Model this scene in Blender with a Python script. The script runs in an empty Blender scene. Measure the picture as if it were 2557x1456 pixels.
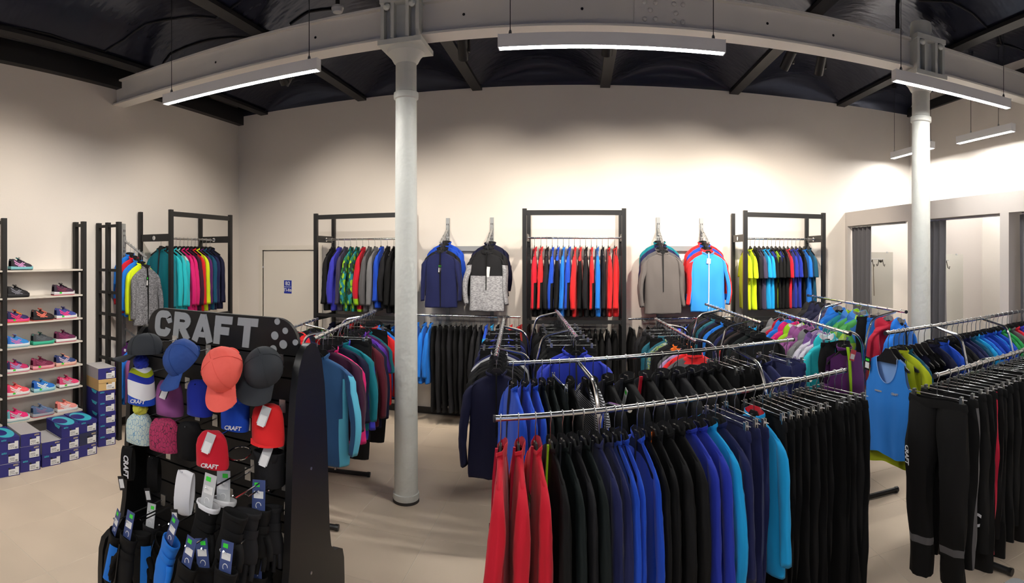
import bpy, math, random
from math import sin, cos, tan, pi, atan2, hypot, radians
from mathutils import Vector, Matrix

# ------------------------------------------------------------------ camera
F_PX, YH, X0, CAM_H = 1350.0, 635.0, 1447.0, 2.0     # photo taken as 2557 x 1456, cylindrical panorama
SC = bpy.context.scene
COL = SC.collection
cam = bpy.data.cameras.new('camera'); cam_o = bpy.data.objects.new('camera', cam); COL.objects.link(cam_o)
cam.type = 'PANO'; cam.panorama_type = 'CENTRAL_CYLINDRICAL'
cam.central_cylindrical_range_u_min = (0 - X0) / F_PX
cam.central_cylindrical_range_u_max = (2557 - X0) / F_PX
cam.central_cylindrical_range_v_min = (YH - 1456) / F_PX
cam.central_cylindrical_range_v_max = YH / F_PX
cam.central_cylindrical_radius = 1.0
cam_o.location = (0, 0, CAM_H); cam_o.rotation_euler = (pi / 2, 0, 0)
SC.camera = cam_o
# ------------------------------------------------------------------ world, exposure
w = bpy.data.worlds.new('world'); SC.world = w; w.use_nodes = True
w.node_tree.nodes['Background'].inputs[0].default_value = (0.3, 0.45, 1.0, 1)
w.node_tree.nodes['Background'].inputs[1].default_value = 0.38
vs = SC.view_settings
vs.view_transform = 'Standard'; vs.look = 'None'; vs.gamma = 1.0; vs.use_curve_mapping = False
vs.exposure = 1.25
SC.cycles.max_bounces = 4; SC.cycles.diffuse_bounces = 2; SC.cycles.glossy_bounces = 2; SC.cycles.transmission_bounces = 2; SC.cycles.transparent_max_bounces = 2
SC.cycles.sample_clamp_indirect = 4.0; SC.cycles.adaptive_threshold = 0.04; SC.cycles.use_denoising = True
PEND_E = 75.0          # pendant diffuser emission
SPOT_W = 82.0         # wall washer watts
random.seed(7)

# ------------------------------------------------------------------ pixel helpers
def th(px): return (px - X0) / F_PX
def at_y(px, py, Y):
    t = th(px); r = Y / cos(t); return Vector((Y * tan(t), Y, CAM_H - (py - YH) / F_PX * r))
def at_x(px, py, X):
    t = th(px); r = X / sin(t); return Vector((X, r * cos(t), CAM_H - (py - YH) / F_PX * r))
def at_z(px, py, z):
    t = th(px); r = (CAM_H - z) * F_PX / (py - YH); return Vector((r * sin(t), r * cos(t), z))

# ------------------------------------------------------------------ materials
MATS = {}
def mat(name, col=(0.8, 0.8, 0.8), rough=0.6, metal=0.0, bump=0.0, bscale=60.0, var=0.0, vscale=8.0, stretch=None, emit=0.0, ecol=None, spec=0.5, sheen=0.0, trans=0.0, tint=None):
    if name in MATS: return MATS[name]
    m = bpy.data.materials.new(name); m.use_nodes = True
    nt = m.node_tree; b = nt.nodes['Principled BSDF']
    b.inputs['Base Color'].default_value = (*col, 1); b.inputs['Roughness'].default_value = rough
    b.inputs['Metallic'].default_value = metal; b.inputs['Specular IOR Level'].default_value = spec
    if tint: b.inputs['Specular Tint'].default_value = (*tint, 1)
    if sheen: b.inputs['Sheen Weight'].default_value = sheen
    if trans: b.inputs['Transmission Weight'].default_value = trans
    if emit:
        b.inputs['Emission Color'].default_value = (*(ecol or col), 1); b.inputs['Emission Strength'].default_value = emit
    if bump or var:
        tc = nt.nodes.new('ShaderNodeTexCoord'); mp = nt.nodes.new('ShaderNodeMapping')
        nt.links.new(tc.outputs['Object'], mp.inputs[0])
        if stretch: mp.inputs['Scale'].default_value = stretch
        if var:
            n = nt.nodes.new('ShaderNodeTexNoise'); n.inputs['Scale'].default_value = vscale; n.inputs['Detail'].default_value = 1
            nt.links.new(mp.outputs[0], n.inputs['Vector'])
            r = nt.nodes.new('ShaderNodeValToRGB'); e = r.color_ramp.elements
            e[0].position = 0.3; e[1].position = 0.7
            e[0].color = (*[max(0, c * (1 - var)) for c in col], 1); e[1].color = (*[min(1, c * (1 + var)) for c in col], 1)
            nt.links.new(n.outputs[0], r.inputs[0]); nt.links.new(r.outputs[0], b.inputs['Base Color'])
        if bump:
            n2 = nt.nodes.new('ShaderNodeTexNoise'); n2.inputs['Scale'].default_value = bscale; n2.inputs['Detail'].default_value = 1
            nt.links.new(mp.outputs[0], n2.inputs['Vector'])
            bp = nt.nodes.new('ShaderNodeBump'); bp.inputs['Strength'].default_value = bump; bp.inputs['Distance'].default_value = 0.02
            nt.links.new(n2.outputs[0], bp.inputs['Height']); nt.links.new(bp.outputs[0], b.inputs['Normal'])
    MATS[name] = m
    return m
def lin(r, g, b):
    f = lambda c: (c / 255 / 12.92) if c / 255 <= 0.04045 else ((c / 255 + 0.055) / 1.055) ** 2.4
    return (f(r), f(g), f(b))
def pattern(name, cols, scale=20.0, kind='noise', stretch=(1, 1, 1), rough=0.75):
    """multi-colour printed cloth: noise / voronoi / wave bands, one flat ramp step per colour"""
    if name in MATS: return MATS[name]
    m = bpy.data.materials.new(name); m.use_nodes = True
    nt = m.node_tree; b = nt.nodes['Principled BSDF']; b.inputs['Roughness'].default_value = rough
    tc = nt.nodes.new('ShaderNodeTexCoord'); mp = nt.nodes.new('ShaderNodeMapping'); mp.inputs['Scale'].default_value = stretch
    nt.links.new(tc.outputs['Object'], mp.inputs[0])
    if kind == 'voronoi':
        n = nt.nodes.new('ShaderNodeTexVoronoi'); n.inputs['Scale'].default_value = scale; out = n.outputs['Color']
    elif kind == 'net':
        n = nt.nodes.new('ShaderNodeTexVoronoi'); n.feature = 'DISTANCE_TO_EDGE'; n.inputs['Scale'].default_value = scale; out = n.outputs['Distance']
    elif kind == 'wave':
        n = nt.nodes.new('ShaderNodeTexWave'); n.bands_direction = 'Z'; n.inputs['Scale'].default_value = scale; out = n.outputs['Fac']
    else:
        n = nt.nodes.new('ShaderNodeTexNoise'); n.inputs['Scale'].default_value = scale; n.inputs['Detail'].default_value = 3; out = n.outputs[0]
    nt.links.new(mp.outputs[0], n.inputs['Vector'])
    r = nt.nodes.new('ShaderNodeValToRGB'); r.color_ramp.interpolation = 'CONSTANT'
    e = r.color_ramp.elements; k = len(cols)
    lo, hi = (0.32, 0.68) if kind == 'noise' else ((0.0, 0.14) if kind == 'net' else (0.0, 1.0))
    e[0].position = 0; e[0].color = (*cols[0], 1)
    e[1].position = lo + (hi - lo) / k; e[1].color = (*cols[1], 1)
    for i in range(2, k):
        x = e.new(lo + (hi - lo) * i / k); x.color = (*cols[i], 1)
    nt.links.new(out, r.inputs[0]); nt.links.new(r.outputs[0], b.inputs['Base Color'])
    MATS[name] = m
    return m

PLAIN = {  # cloth colours as they look in the shop, sRGB
 'red': (206, 26, 48), 'brightred': (232, 40, 44), 'crimson': (178, 22, 52), 'black': (14, 14, 15), 'charcoal': (29, 29, 32), 'darkgreen': (19, 27, 27),
 'navy': (26, 32, 78), 'darknavy': (22, 24, 52), 'royal': (26, 76, 196), 'cobalt': (34, 52, 168), 'blue': (30, 120, 220), 'cyan': (22, 160, 224),
 'skyblue': (96, 190, 220), 'violetblue': (62, 62, 190), 'purple': (92, 36, 104), 'violet': (98, 50, 170), 'plum': (62, 22, 50), 'mauve': (150, 84, 142), 'lilac': (178, 150, 196),
 'pink': (224, 30, 116), 'magenta': (170, 36, 100), 'teal': (14, 122, 136), 'turquoise': (36, 186, 196), 'petrol': (20, 82, 112), 'denim': (44, 84, 130),
 'yellow': (220, 240, 30), 'lime': (160, 210, 30), 'acid': (178, 190, 30), 'green': (36, 150, 76), 'grey': (120, 120, 122), 'midgrey': (92, 90, 92), 'taupe': (104, 98, 96), 'lightgrey': (170, 170, 172),
 'white': (232, 232, 236), 'orange': (236, 110, 30), 'coral': (250, 116, 100), 'burgundy': (88, 18, 36), 'brown': (58, 46, 44), 'tanklight': (128, 168, 226), 'lightblue': (56, 156, 240), 'tank': (44, 130, 222), 'greypurple': (70, 64, 88), 'mint': (170, 220, 214)}
def cloth(c):
    if c in MATS: return MATS[c]
    if c in PLAIN:
        return mat(c, lin(*PLAIN[c]), rough=0.78, bump=0.5, bscale=11.0, var=0.08, vscale=5.0, stretch=(1, 1, 0.35), sheen=0.0 if sum(PLAIN[c]) < 130 else 0.1, spec=0.25)
    raise KeyError(c)
pattern('greymelange', [lin(84, 84, 88), lin(112, 112, 116), lin(140, 140, 144)], 60, 'noise', (0.5, 1, 2.2))
pattern('lightmelange', [lin(128, 128, 132), lin(160, 160, 164), lin(182, 182, 186)], 60, 'noise', (0.5, 1, 2.2))
pattern('greenprint', [lin(20, 40, 30), lin(30, 110, 60), lin(24, 130, 140), lin(150, 200, 30), lin(20, 60, 50)], 24, 'voronoi')
pattern('bluegreenprint', [lin(40, 110, 190), lin(70, 160, 80), lin(60, 130, 210), lin(170, 210, 70)], 11, 'voronoi')
pattern('lilacprint', [lin(120, 80, 150), lin(200, 196, 210), lin(90, 60, 120), lin(160, 150, 180)], 13, 'voronoi')
pattern('tealknit', [lin(14, 70, 90), lin(28, 120, 140)], 40, 'wave')
pattern('speckle', [lin(60, 90, 70), lin(150, 170, 90), lin(70, 120, 150), lin(190, 190, 180)], 90, 'voronoi')
pattern('stripes', [lin(20, 20, 24), lin(190, 190, 196)], 26, 'wave')
pattern('meshteal', [lin(60, 140, 190), lin(206, 222, 214), lin(206, 222, 214), lin(206, 222, 214)], 95, 'net', (1, 1, 0.5))
pattern('meshmagenta', [lin(50, 24, 44), lin(176, 44, 92), lin(176, 44, 92), lin(176, 44, 92)], 95, 'net', (1, 1, 0.5))
CHROME = mat('chrome', (0.78, 0.79, 0.8), 0.14, 1.0)
STEEL = mat('wire steel', (0.62, 0.63, 0.64), 0.3, 1.0)
BLKPL = mat('black plastic', lin(26, 26, 27), 0.38)
CLEARPL = mat('grey clear plastic', lin(120, 124, 126), 0.25, spec=0.6)
BLKMET = mat('black powder coat', lin(24, 24, 25), 0.45)
WALLM = mat('wall paint', lin(232, 224, 215), 0.85, bump=0.03, bscale=40, var=0.015, vscale=1.5)
FITM = mat('fitting room paint', lin(214, 206, 200), 0.8)
GREENST = mat('green sticker', lin(60, 220, 60), 0.5)
WHITEP = mat('white label', lin(232, 232, 232), 0.5)
BLACKP = mat('black print', lin(20, 20, 22), 0.5)

# ------------------------------------------------------------------ mesh builder
class MB:
    def __init__(s): s.v = []; s.f = []; s.m = []
    def add(s, vs, fs, mi=0):
        o = len(s.v); s.v += [tuple(p) for p in vs]
        for f in fs: s.f.append(tuple(o + i for i in f)); s.m.append(mi)
        return s
    def box(s, c, size, mi=0, rz=0.0, M=None):
        hx, hy, hz = [k / 2 for k in size]; R = Matrix.Rotation(rz, 3, 'Z') if M is None else M
        vs = [Vector(c) + R @ Vector((x * hx, y * hy, z * hz)) for x in (-1, 1) for y in (-1, 1) for z in (-1, 1)]
        return s.add(vs, [(0, 1, 3, 2), (4, 6, 7, 5), (0, 4, 5, 1), (2, 3, 7, 6), (0, 2, 6, 4), (1, 5, 7, 3)], mi)
    def bb(s, x0, x1, y0, y1, z0, z1, mi=0):
        return s.box(((x0 + x1) / 2, (y0 + y1) / 2, (z0 + z1) / 2), (abs(x1 - x0), abs(y1 - y0), abs(z1 - z0)), mi)
    def loft(s, rings, mi=0, cap=(True, True), closed=True, mfun=None):
        n = len(rings[0]); o = len(s.v)
        for r in rings: s.v += [tuple(p) for p in r]
        for k in range(len(rings) - 1):
            for i in range(n if closed else n - 1):
                j = (i + 1) % n
                s.f.append((o + k * n + i, o + k * n + j, o + (k + 1) * n + j, o + (k + 1) * n + i))
                s.m.append(mfun(k, i) if mfun else mi)
        if cap[0]: s.f.append(tuple(o + i for i in range(n))[::-1]); s.m.append(mfun(0, 0) if mfun else mi)
        if cap[1]: s.f.append(tuple(o + (len(rings) - 1) * n + i for i in range(n))); s.m.append(mfun(len(rings) - 2, 0) if mfun else mi)
        return s
    def tube(s, path, r, n=8, mi=0, cap=True, flat=1.0, up=None):
        P = [Vector(p) for p in path]; rings = []; u = None
        for i, p in enumerate(P):
            d = (P[min(i + 1, len(P) - 1)] - P[max(i - 1, 0)]).normalized()
            if u is None:
                u = Vector(up) if up else (Vector((0, 0, 1)) if abs(d.z) < 0.9 else Vector((0, 1, 0)))
            a = u - d * u.dot(d)
            if a.length < 1e-5: a = d.orthogonal()
            a.normalize(); b = d.cross(a); u = a
            rr = r[i] if isinstance(r, (list, tuple)) else r
            rings.append([p + a * (rr * flat * cos(2 * pi * k / n)) + b * (rr * sin(2 * pi * k / n)) for k in range(n)])
        return s.loft(rings, mi, (cap, cap))
    def lathe(s, prof, n=24, c=(0, 0, 0), mi=0, cap=(True, True)):
        return s.loft([[(c[0] + r * cos(2 * pi * k / n), c[1] + r * sin(2 * pi * k / n), c[2] + z) for k in range(n)] for r, z in prof], mi, cap)
    def prism(s, poly, t0, t1, plane='xz', mi=0, M=None):
        """extrude a 2D outline (list of (a, b)) between t0 and t1 along the third axis"""
        def P(a, b, t):
            v = {'xz': Vector((a, t, b)), 'yz': Vector((t, a, b)), 'xy': Vector((a, b, t))}[plane]
            return M @ v if M else v
        n = len(poly); o = len(s.v)
        s.v += [tuple(P(a, b, t0)) for a, b in poly] + [tuple(P(a, b, t1)) for a, b in poly]
        s.f.append(tuple(range(o, o + n))); s.f.append(tuple(range(o + 2 * n - 1, o + n - 1, -1))); s.m += [mi, mi]
        for i in range(n):
            j = (i + 1) % n; s.f.append((o + j, o + i, o + n + i, o + n + j)); s.m.append(mi)
        return s
    def grid(s, fn, nu, nv, mi=0, mfun=None):
        o = len(s.v)
        for i in range(nu + 1):
            for j in range(nv + 1): s.v.append(tuple(fn(i / nu, j / nv)))
        for i in range(nu):
            for j in range(nv):
                a = o + i * (nv + 1) + j; s.f.append((a, a + 1, a + nv + 2, a + nv + 1)); s.m.append(mfun(i, j) if mfun else mi)
        return s
    def ball(s, c, r, n=12, k=8, mi=0, jit=0.0):
        rings = []
        for i in range(k + 1):
            a = pi * i / k - pi / 2
            rr = max(cos(a), 0.02)
            rings.append([(c[0] + r[0] * rr * cos(2 * pi * q / n) * (1 + random.uniform(-jit, jit)), c[1] + r[1] * rr * sin(2 * pi * q / n) * (1 + random.uniform(-jit, jit)), c[2] + r[2] * sin(a) * (1 + random.uniform(-jit, jit))) for q in range(n)])
        return s.loft(rings, mi)
    def mesh(s, name, smooth=True, angle=None):
        me = bpy.data.meshes.new(name); me.from_pydata(s.v, [], s.f)
        if max(s.m, default=0): me.polygons.foreach_set('material_index', s.m)
        if smooth:
            me.polygons.foreach_set('use_smooth', [True] * len(s.f))
            if angle is not None: me.set_sharp_from_angle(angle=radians(angle))
        me.update(); return me
def link(name, data, parent=None, loc=None, rz=None, mats=None, M=None):
    o = bpy.data.objects.new(name, data); COL.objects.link(o)
    if parent is not None: o.parent = parent
    if loc is not None: o.location = loc
    if rz is not None: o.rotation_euler = (0, 0, rz)
    if M is not None: o.matrix_basis = M
    if mats:
        for i, m in enumerate(mats):
            if len(data.materials) <= i: data.materials.append(None)
            o.material_slots[i].link = 'OBJECT'; o.material_slots[i].material = m
    return o
def part(name, mb, m, parent=None, smooth=True, angle=35, **k):
    ms = m if isinstance(m, (list, tuple)) else [m]
    return link(name, mb.mesh(name, smooth, angle), parent, mats=ms, **k)
def empty(name, loc=(0, 0, 0), rz=0.0, M=None, scale=None):
    o = bpy.data.objects.new(name, None); COL.objects.link(o); o.empty_display_size = 0.1
    o.location = loc; o.rotation_euler = (0, 0, rz)
    if M is not None: o.matrix_basis = M
    if scale: o.scale = scale
    return o
def tag(o, label, cat, group=None):
    o['label'] = label; o['category'] = cat
    if group: o['group'] = group
    return o
def struct(o, label=None):
    o['kind'] = 'structure'
    if label: o['label'] = label
    return o
TEXTS = {}
def text(s, size=0.1, depth=0.0008, bold=0.0, shear=0.0, spacing=1.0):
    key = (s, round(size, 4), bold, shear)
    if key in TEXTS: return TEXTS[key]
    c = bpy.data.curves.new('text', 'FONT'); c.body = s; c.size = size; c.align_x = 'CENTER'; c.align_y = 'CENTER'
    c.extrude = depth; c.offset = bold; c.shear = shear; c.space_character = spacing; c.resolution_u = 2
    o = bpy.data.objects.new('text', c); COL.objects.link(o)
    dg = bpy.context.evaluated_depsgraph_get()
    me = bpy.data.meshes.new_from_object(o.evaluated_get(dg)); me.name = 'lettering'
    me.materials.clear(); bpy.data.objects.remove(o); bpy.data.curves.remove(c)
    TEXTS[key] = me; return me
for a in [('noname', 0.05, 0.0008, 0.001, 0.15), ('CRAFT', 0.035, 0.0008, 0.001, 0.2), ('NORDSKI', 0.045, 0.0008, 0.0008), ('asics', 0.045, 0.0005, 0.0008, 0.25), ('B2', 0.075, 0.0006, 0.001), ('П-IIа', 0.058, 0.0006, 0.0008), ('1C', 0.12, 0.0006, 0.003, 0.2)]:
    text(*a)
ORD = ['first', 'second', 'third', 'fourth', 'fifth', 'sixth', 'seventh', 'eighth', 'ninth', 'tenth', 'eleventh', 'twelfth', 'thirteenth', 'fourteenth', 'fifteenth', 'sixteenth', 'seventeenth', 'eighteenth', 'nineteenth', 'twentieth'] + ['twenty-' + k for k in ('first', 'second', 'third', 'fourth', 'fifth', 'sixth', 'seventh', 'eighth', 'ninth')] + ['thirtieth'] + ['thirty-' + k for k in ('first', 'second', 'third', 'fourth', 'fifth', 'sixth', 'seventh', 'eighth', 'ninth')]
# ================================================================== the room
XL, XR, YB, YF, ZW = -4.77, 4.57, 6.54, -3.2, 4.04      # inner faces of the walls, wall height
BEAM_Y, BEAM_Z0, BEAM_Z1 = 4.17, 3.73, 4.01
T = 0.12
# floor: grout bed with separate tiles
flo = struct(part('floor', MB().bb(XL - T, XR + T, YF - T, YB + T, -0.12, -0.002), mat('grout', lin(214, 204, 190), 0.8), smooth=False), 'beige tiled shop floor')
tm = mat('floor tile', lin(207, 189, 168), 0.42, bump=0.02, bscale=30, var=0.05, vscale=2.2)
TS = 0.59; mbt = MB()
q = TS / 2 - 0.0016
mbt.loft([[(-q, -q, -0.009), (q, -q, -0.009), (q, q, -0.009), (-q, q, -0.009)], [(-q, -q, -0.001), (q, -q, -0.001), (q, q, -0.001), (-q, q, -0.001)], [(-q + .001, -q + .001, 0), (q - .001, -q + .001, 0), (q - .001, q - .001, 0), (-q + .001, q - .001, 0)]])
tile_me = mbt.mesh('floor_tile', False)
x = -4.01 - 1.5 * TS
while x < XR + 0.2:
    y = 3.06 - 10.5 * TS
    while y < YB + 0.2:
        x0, x1, y0, y1 = max(x - TS / 2, XL), min(x + TS / 2, XR), max(y - TS / 2, YF), min(y + TS / 2, YB)
        if x1 - x0 > 0.03 and y1 - y0 > 0.03:
            o = link('floor_tile', tile_me, flo, loc=((x0 + x1) / 2, (y0 + y1) / 2, random.uniform(-0.0004, 0)), mats=[tm])
            o.scale = ((x1 - x0) / TS, (y1 - y0) / TS, 1)
        y += TS
    x += TS
# walls
struct(part('wall_left', MB().bb(XL - T, XL, YF, YB + T, 0, ZW + 0.3), WALLM, smooth=False), 'pale shop wall behind the shoe shelves')
dx0, dx1, dzt = -4.34, -3.42, 2.06
wb = MB().bb(XL - T, dx0, YB, YB + T, 0, ZW + 0.3).bb(dx1, XR + T, YB, YB + T, 0, ZW + 0.3).bb(dx0, dx1, YB, YB + T, dzt, ZW + 0.3)
struct(part('wall_back', wb, WALLM, smooth=False), 'pale shop wall behind the black wall racks')
struct(part('wall_right', MB().bb(XR, XR + T, YF, YB + T, 0, ZW + 0.3), WALLM, smooth=False), 'pale wall at the back of the fitting rooms')
wf = MB().bb(XL - T, -3.2, YF - T, YF, 0, ZW + 0.3).bb(-0.6, 0.6, YF - T, YF, 0, ZW + 0.3).bb(3.2, XR + T, YF - T, YF, 0, ZW + 0.3).bb(-3.2, 3.2, YF - T, YF, 3.0, ZW + 0.3).bb(-3.2, 3.2, YF - T, YF, 0, 0.5)
struct(part('wall_front', wf, WALLM, smooth=False), 'pale wall with two shop windows')
glass = mat('window glass', (0.9, 0.95, 0.95), 0.02, trans=1.0)
for i, (a, b) in enumerate(((-3.2, -0.6), (0.6, 3.2))):
    wn = struct(part('window_%d' % (i + 1), MB().bb(a, a + .06, YF - .1, YF - .02, .5, 3).bb(b - .06, b, YF - .1, YF - .02, .5, 3).bb(a, b, YF - .1, YF - .02, .5, .56).bb(a, b, YF - .1, YF - .02, 2.94, 3).bb((a + b) / 2 - .03, (a + b) / 2 + .03, YF - .1, YF - .02, .5, 3), mat('window frame', lin(60, 60, 62), 0.4), smooth=False), 'dark framed shop window')
    part('pane', MB().bb(a + .06, b - .06, YF - .065, YF - .055, .56, 2.94), glass, wn, smooth=False)
skm = mat('dark skirting', lin(48, 44, 42), 0.5)
struct(part('baseboard_back', MB().bb(XL, dx0 - .06, YB - .015, YB, 0, .08).bb(dx1 + .06, 3.5, YB - .015, YB, 0, .08), skm, smooth=False))
struct(part('baseboard_left', MB().bb(XL, XL + .015, YF, YB, 0, .08), skm, smooth=False))
# door with frame
dm = mat('door paint', lin(228, 220, 208), 0.6)
door = struct(empty('door_1', (0, 0, 0)), 'plain white flush door with blue sign')
part('door_leaf', MB().bb(dx0 + .01, dx1 - .01, YB + .006, YB + .05, 0.005, dzt - .012), dm, door, smooth=False)
fr = MB().bb(dx0 - .06, dx0, YB - .018, YB + .06, 0, dzt).bb(dx1, dx1 + .06, YB - .018, YB + .06, 0, dzt).bb(dx0 - .06, dx1 + .06, YB - .018, YB + .06, dzt, dzt + .065)
part('door_frame', fr, dm, door, smooth=False)
part('gap_backing', MB().bb(dx0, dx1, YB + .052, YB + .1, 0, dzt), dm, door, smooth=False)  # backing panel added to block world light through the door gaps
part('hinge_pin', MB().tube([(dx0 + .01, YB - .005, 1.83), (dx0 + .01, YB - .005, 1.80)], .008, 8), STEEL, door)
part('door_handle', MB().tube([(dx1 - .07, YB + .02, 1.02), (dx1 - .07, YB - .035, 1.02), (dx1 - .09, YB - .04, 1.02), (dx1 - .18, YB - .04, 1.02)], .009, 8), STEEL, door)
sg = tag(empty('door_sign', (-3.918, YB + .0062, 1.54)), 'blue door sign reading B2 over П-IIа in white', 'sign')
part('sign_plate', MB().bb(-.062, .062, -.004, 0, -.0925, .0925), mat('sign blue', lin(44, 58, 160), 0.4), sg, smooth=False)
part('sign_border', MB().bb(-.066, .066, -.002, 0, -.0965, .0965), WHITEP, sg, smooth=False)
part('divider_line', MB().bb(-.055, .055, -.0055, -.004, -.003, .003), WHITEP, sg, smooth=False)
RX = Matrix.Rotation(pi / 2, 4, 'X')
link('lettering', text('B2', 0.075, 0.0006, 0.001), sg, mats=[WHITEP], M=Matrix.Translation((0, -.0048, .046)) @ RX)
link('lettering', text('П-IIа', 0.058, 0.0006, 0.0008), sg, mats=[WHITEP], M=Matrix.Translation((0, -.0048, -.046)) @ RX)

# ceiling: shallow masonry vaults between steel joists, each vault turned down to the end wall
CEILM = mat('ceiling black paint', lin(32, 34, 46), 0.24, bump=0.25, bscale=14, stretch=(0.35, 1, 1), spec=0.5, tint=(0.6, 0.7, 1.0))
JX = [-4.31, -2.78, -1.25, 0.31, 1.92, 3.43, 4.9]
bays = [(XL - 0.6, JX[0])] + list(zip(JX[:-1], JX[1:]))
def vault_z(x, y):
    for a, b in bays:
        if a <= x <= b:
            u = (x - (a + b) / 2) / ((b - a) / 2); d = min(YB - y, y - YF)
            e = min(1.0, max(0.0, d) / 0.6); e = max(0, 1 - (1 - e) ** 3) ** (1 / 3)
            return ZW + 0.01 + 0.3 * (1 - u * u) * e
    return ZW
cm = MB()
ys = [YB + .02 - .0] + [YB - 0.85 * (k / 10) ** 1.6 for k in range(0, 11)] + [YB - 0.85 - (YB - YF - 1.7) * k / 10 for k in range(1, 10)] + [YF + 0.85 * (1 - k / 6) for k in range(0, 7)] + [YF - .02]
for a, b in bays:
    cm.loft([[(a + (b - a) * k / 20, y, vault_z(min(a + (b - a) * k / 20, b), y)) for k in range(21)] for y in ys], cap=(False, False), closed=False)
ceil = struct(part('ceiling', cm, CEILM, angle=None), 'black painted vaulted ceiling')
part('roof_slab', MB().bb(XL - T, XR + T, YF - T, YB + T, ZW + .32, ZW + .4), CEILM, ceil, smooth=False)
JM = mat('joist paint', lin(34, 34, 36), 0.5, spec=0.4)
for jx in JX[:-1]:
    part('joist', MB().bb(jx - .06, jx + .06, YF, YB, ZW - .025, ZW + .012).bb(jx - .012, jx + .012, YF, YB, ZW, ZW + .3), JM, ceil, smooth=False)
part('joist', MB().bb(XL, XL + .09, YF, YB, ZW - .12, ZW + .1), JM, ceil, smooth=False)
part('joist', MB().bb(XR - .04, XR, YF, YB, ZW - .02, ZW + .1), JM, ceil, smooth=False)

# riveted steel beam
BM = mat('beam paint', lin(236, 232, 226), 0.55, bump=0.12, bscale=10, var=0.03, vscale=3)
beam = tag(empty('steel_beam', (0, BEAM_Y, BEAM_Z0)), 'long off-white steel beam carried by two iron columns', 'beam')
part('web', MB().bb(XL, XR, -.03, .03, .012, .27), BM, beam, smooth=False)
part('flange', MB().bb(XL, XR, -.09, .09, 0, .018), BM, beam, smooth=False)
part('flange', MB().bb(XL, XR, -.075, .075, .262, .28), BM, beam, smooth=False)
part('splice_plate', MB().bb(.42, 1.0, -.04, -.03, .03, .25), BM, beam, smooth=False)
bolt_me = MB().lathe([(.0, .016), (.012, .014), (.018, .007), (.019, 0)][::-1], 10).mesh('bolt')
RXN = Matrix.Rotation(pi / 2, 4, 'X')
for bx, bz in [(.50, .21), (.50, .08), (.545, .15), (.585, .21), (.585, .085), (.73, .21), (.73, .075), (.745, .14), (.80, .21), (.80, .075)]:
    link('bolt', bolt_me, beam, M=Matrix.Translation((bx, -.04, bz)) @ RXN, mats=[BM])
for hx in (-3.3, -2.2, -.9, .02, 1.5, 2.1):
    part('bolt_hole', MB().lathe([(.011, 0), (.011, .002)], 10), BLACKP, beam, M=Matrix.Translation((hx, -.0302, .15)) @ RXN)
CM = mat('column paint', lin(220, 222, 216), 0.5, bump=0.25, bscale=22, var=0.02)
def column(x, label):
    c = tag(empty('iron_column', (x, BEAM_Y, 0)), label, 'column', 'cast iron columns')
    part('shaft', MB().lathe([(.098, .03), (.096, .2), (.092, 1.6), (.086, 3.3), (.085, 3.56)], 32), CM, c)
    part('base_ring', MB().lathe([(.104, .02), (.108, .035), (.106, .07), (.097, .075)], 32), CM, c)
    part('base_plate', MB().lathe([(.108, 0), (.106, .022)], 32), mat('column foot', lin(52, 48, 46), 0.7), c)
    part('neck_ring', MB().lathe([(.088, 3.255), (.1, 3.262), (.102, 3.285), (.1, 3.308), (.087, 3.315)], 32), CM, c)
    part('capital', MB().lathe([(.085, 3.54), (.1, 3.555), (.125, 3.60), (.15, 3.625), (.155, 3.66), (.12, 3.69)], 32), CM, c)
    part('head_plate', MB().bb(-.18, .18, -.18, .18, 3.655, 3.695), CM, c, smooth=False)
    part('head_casting', MB().bb(-.15, .15, -.10, .10, 3.695, 4.0), CM, c, smooth=False)
    for rx in (-.145, -.062, .062, .145): part('rib', MB().bb(rx - .014, rx + .014, -.165, -.09, 3.695, 4.0), CM, c, smooth=False)
    part('head_cap', MB().bb(-.165, .165, -.175, .175, 3.985, 4.03), CM, c, smooth=False)
    part('stub', MB().lathe([(.11, 4.03), (.1, 4.2)], 20), CM, c)
    for bx in (-.105, .105): link('bolt', bolt_me, c, M=Matrix.Translation((bx, -.165, 3.955)) @ RXN @ Matrix.Scale(1.6, 4), mats=[CM])
column(-1.385, 'white iron column standing free on the tiles beside the hanging teal shirts')
column(3.05, 'white iron column in front of the fitting room curtains')

# ceiling fittings
def detector(px, py, r, label):
    t = th(px); x, y = r * sin(t), r * cos(t); z = CAM_H + (YH - py) / F_PX * r
    d = tag(empty('smoke_detector', (x, y, z)), label, 'smoke detector', 'smoke detectors')
    part('base', MB().lathe([(.05, .02), (.055, .012), (.055, 0)][::-1], 20), mat('detector white', lin(220, 220, 218), 0.5), d)
    part('sensor_head', MB().lathe([(.02, -.035), (.042, -.03), (.05, -.012), (.052, 0)], 20), MATS['detector white'], d)
    part('mount', MB().tube([(0, 0, .015), (0, 0, max(.02, vault_z(x, y) - z + .005))], .02, 8), JM, d)
detector(843, 22, 4.72, 'white smoke detector over the beam near the free-standing column')
detector(2241, 82, 5.05, 'white smoke detector over the beam near the fitting rooms')
CABM = mat('black cable', lin(30, 30, 32), 0.5)
def cable(pts, label):
    P = []
    for px, py in pts:
        r = 1.0
        while r < 7 and CAM_H + (YH - py) / F_PX * r < vault_z(r * sin(th(px)), r * cos(th(px))) - .012: r += 0.02
        P.append(Vector((r * sin(th(px)), r * cos(th(px)), CAM_H + (YH - py) / F_PX * r)))
    Q = [P[0]]
    for a, b in zip(P[:-1], P[1:]):
        for k in (0.25, .5, .75, 1):
            v = a.lerp(b, k); v.z = vault_z(v.x, v.y) - .01; Q.append(v)
    tag(part('ceiling_cable', MB().tube(Q, .009, 6), CABM), label, 'cable', 'cables on the ceiling')
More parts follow.
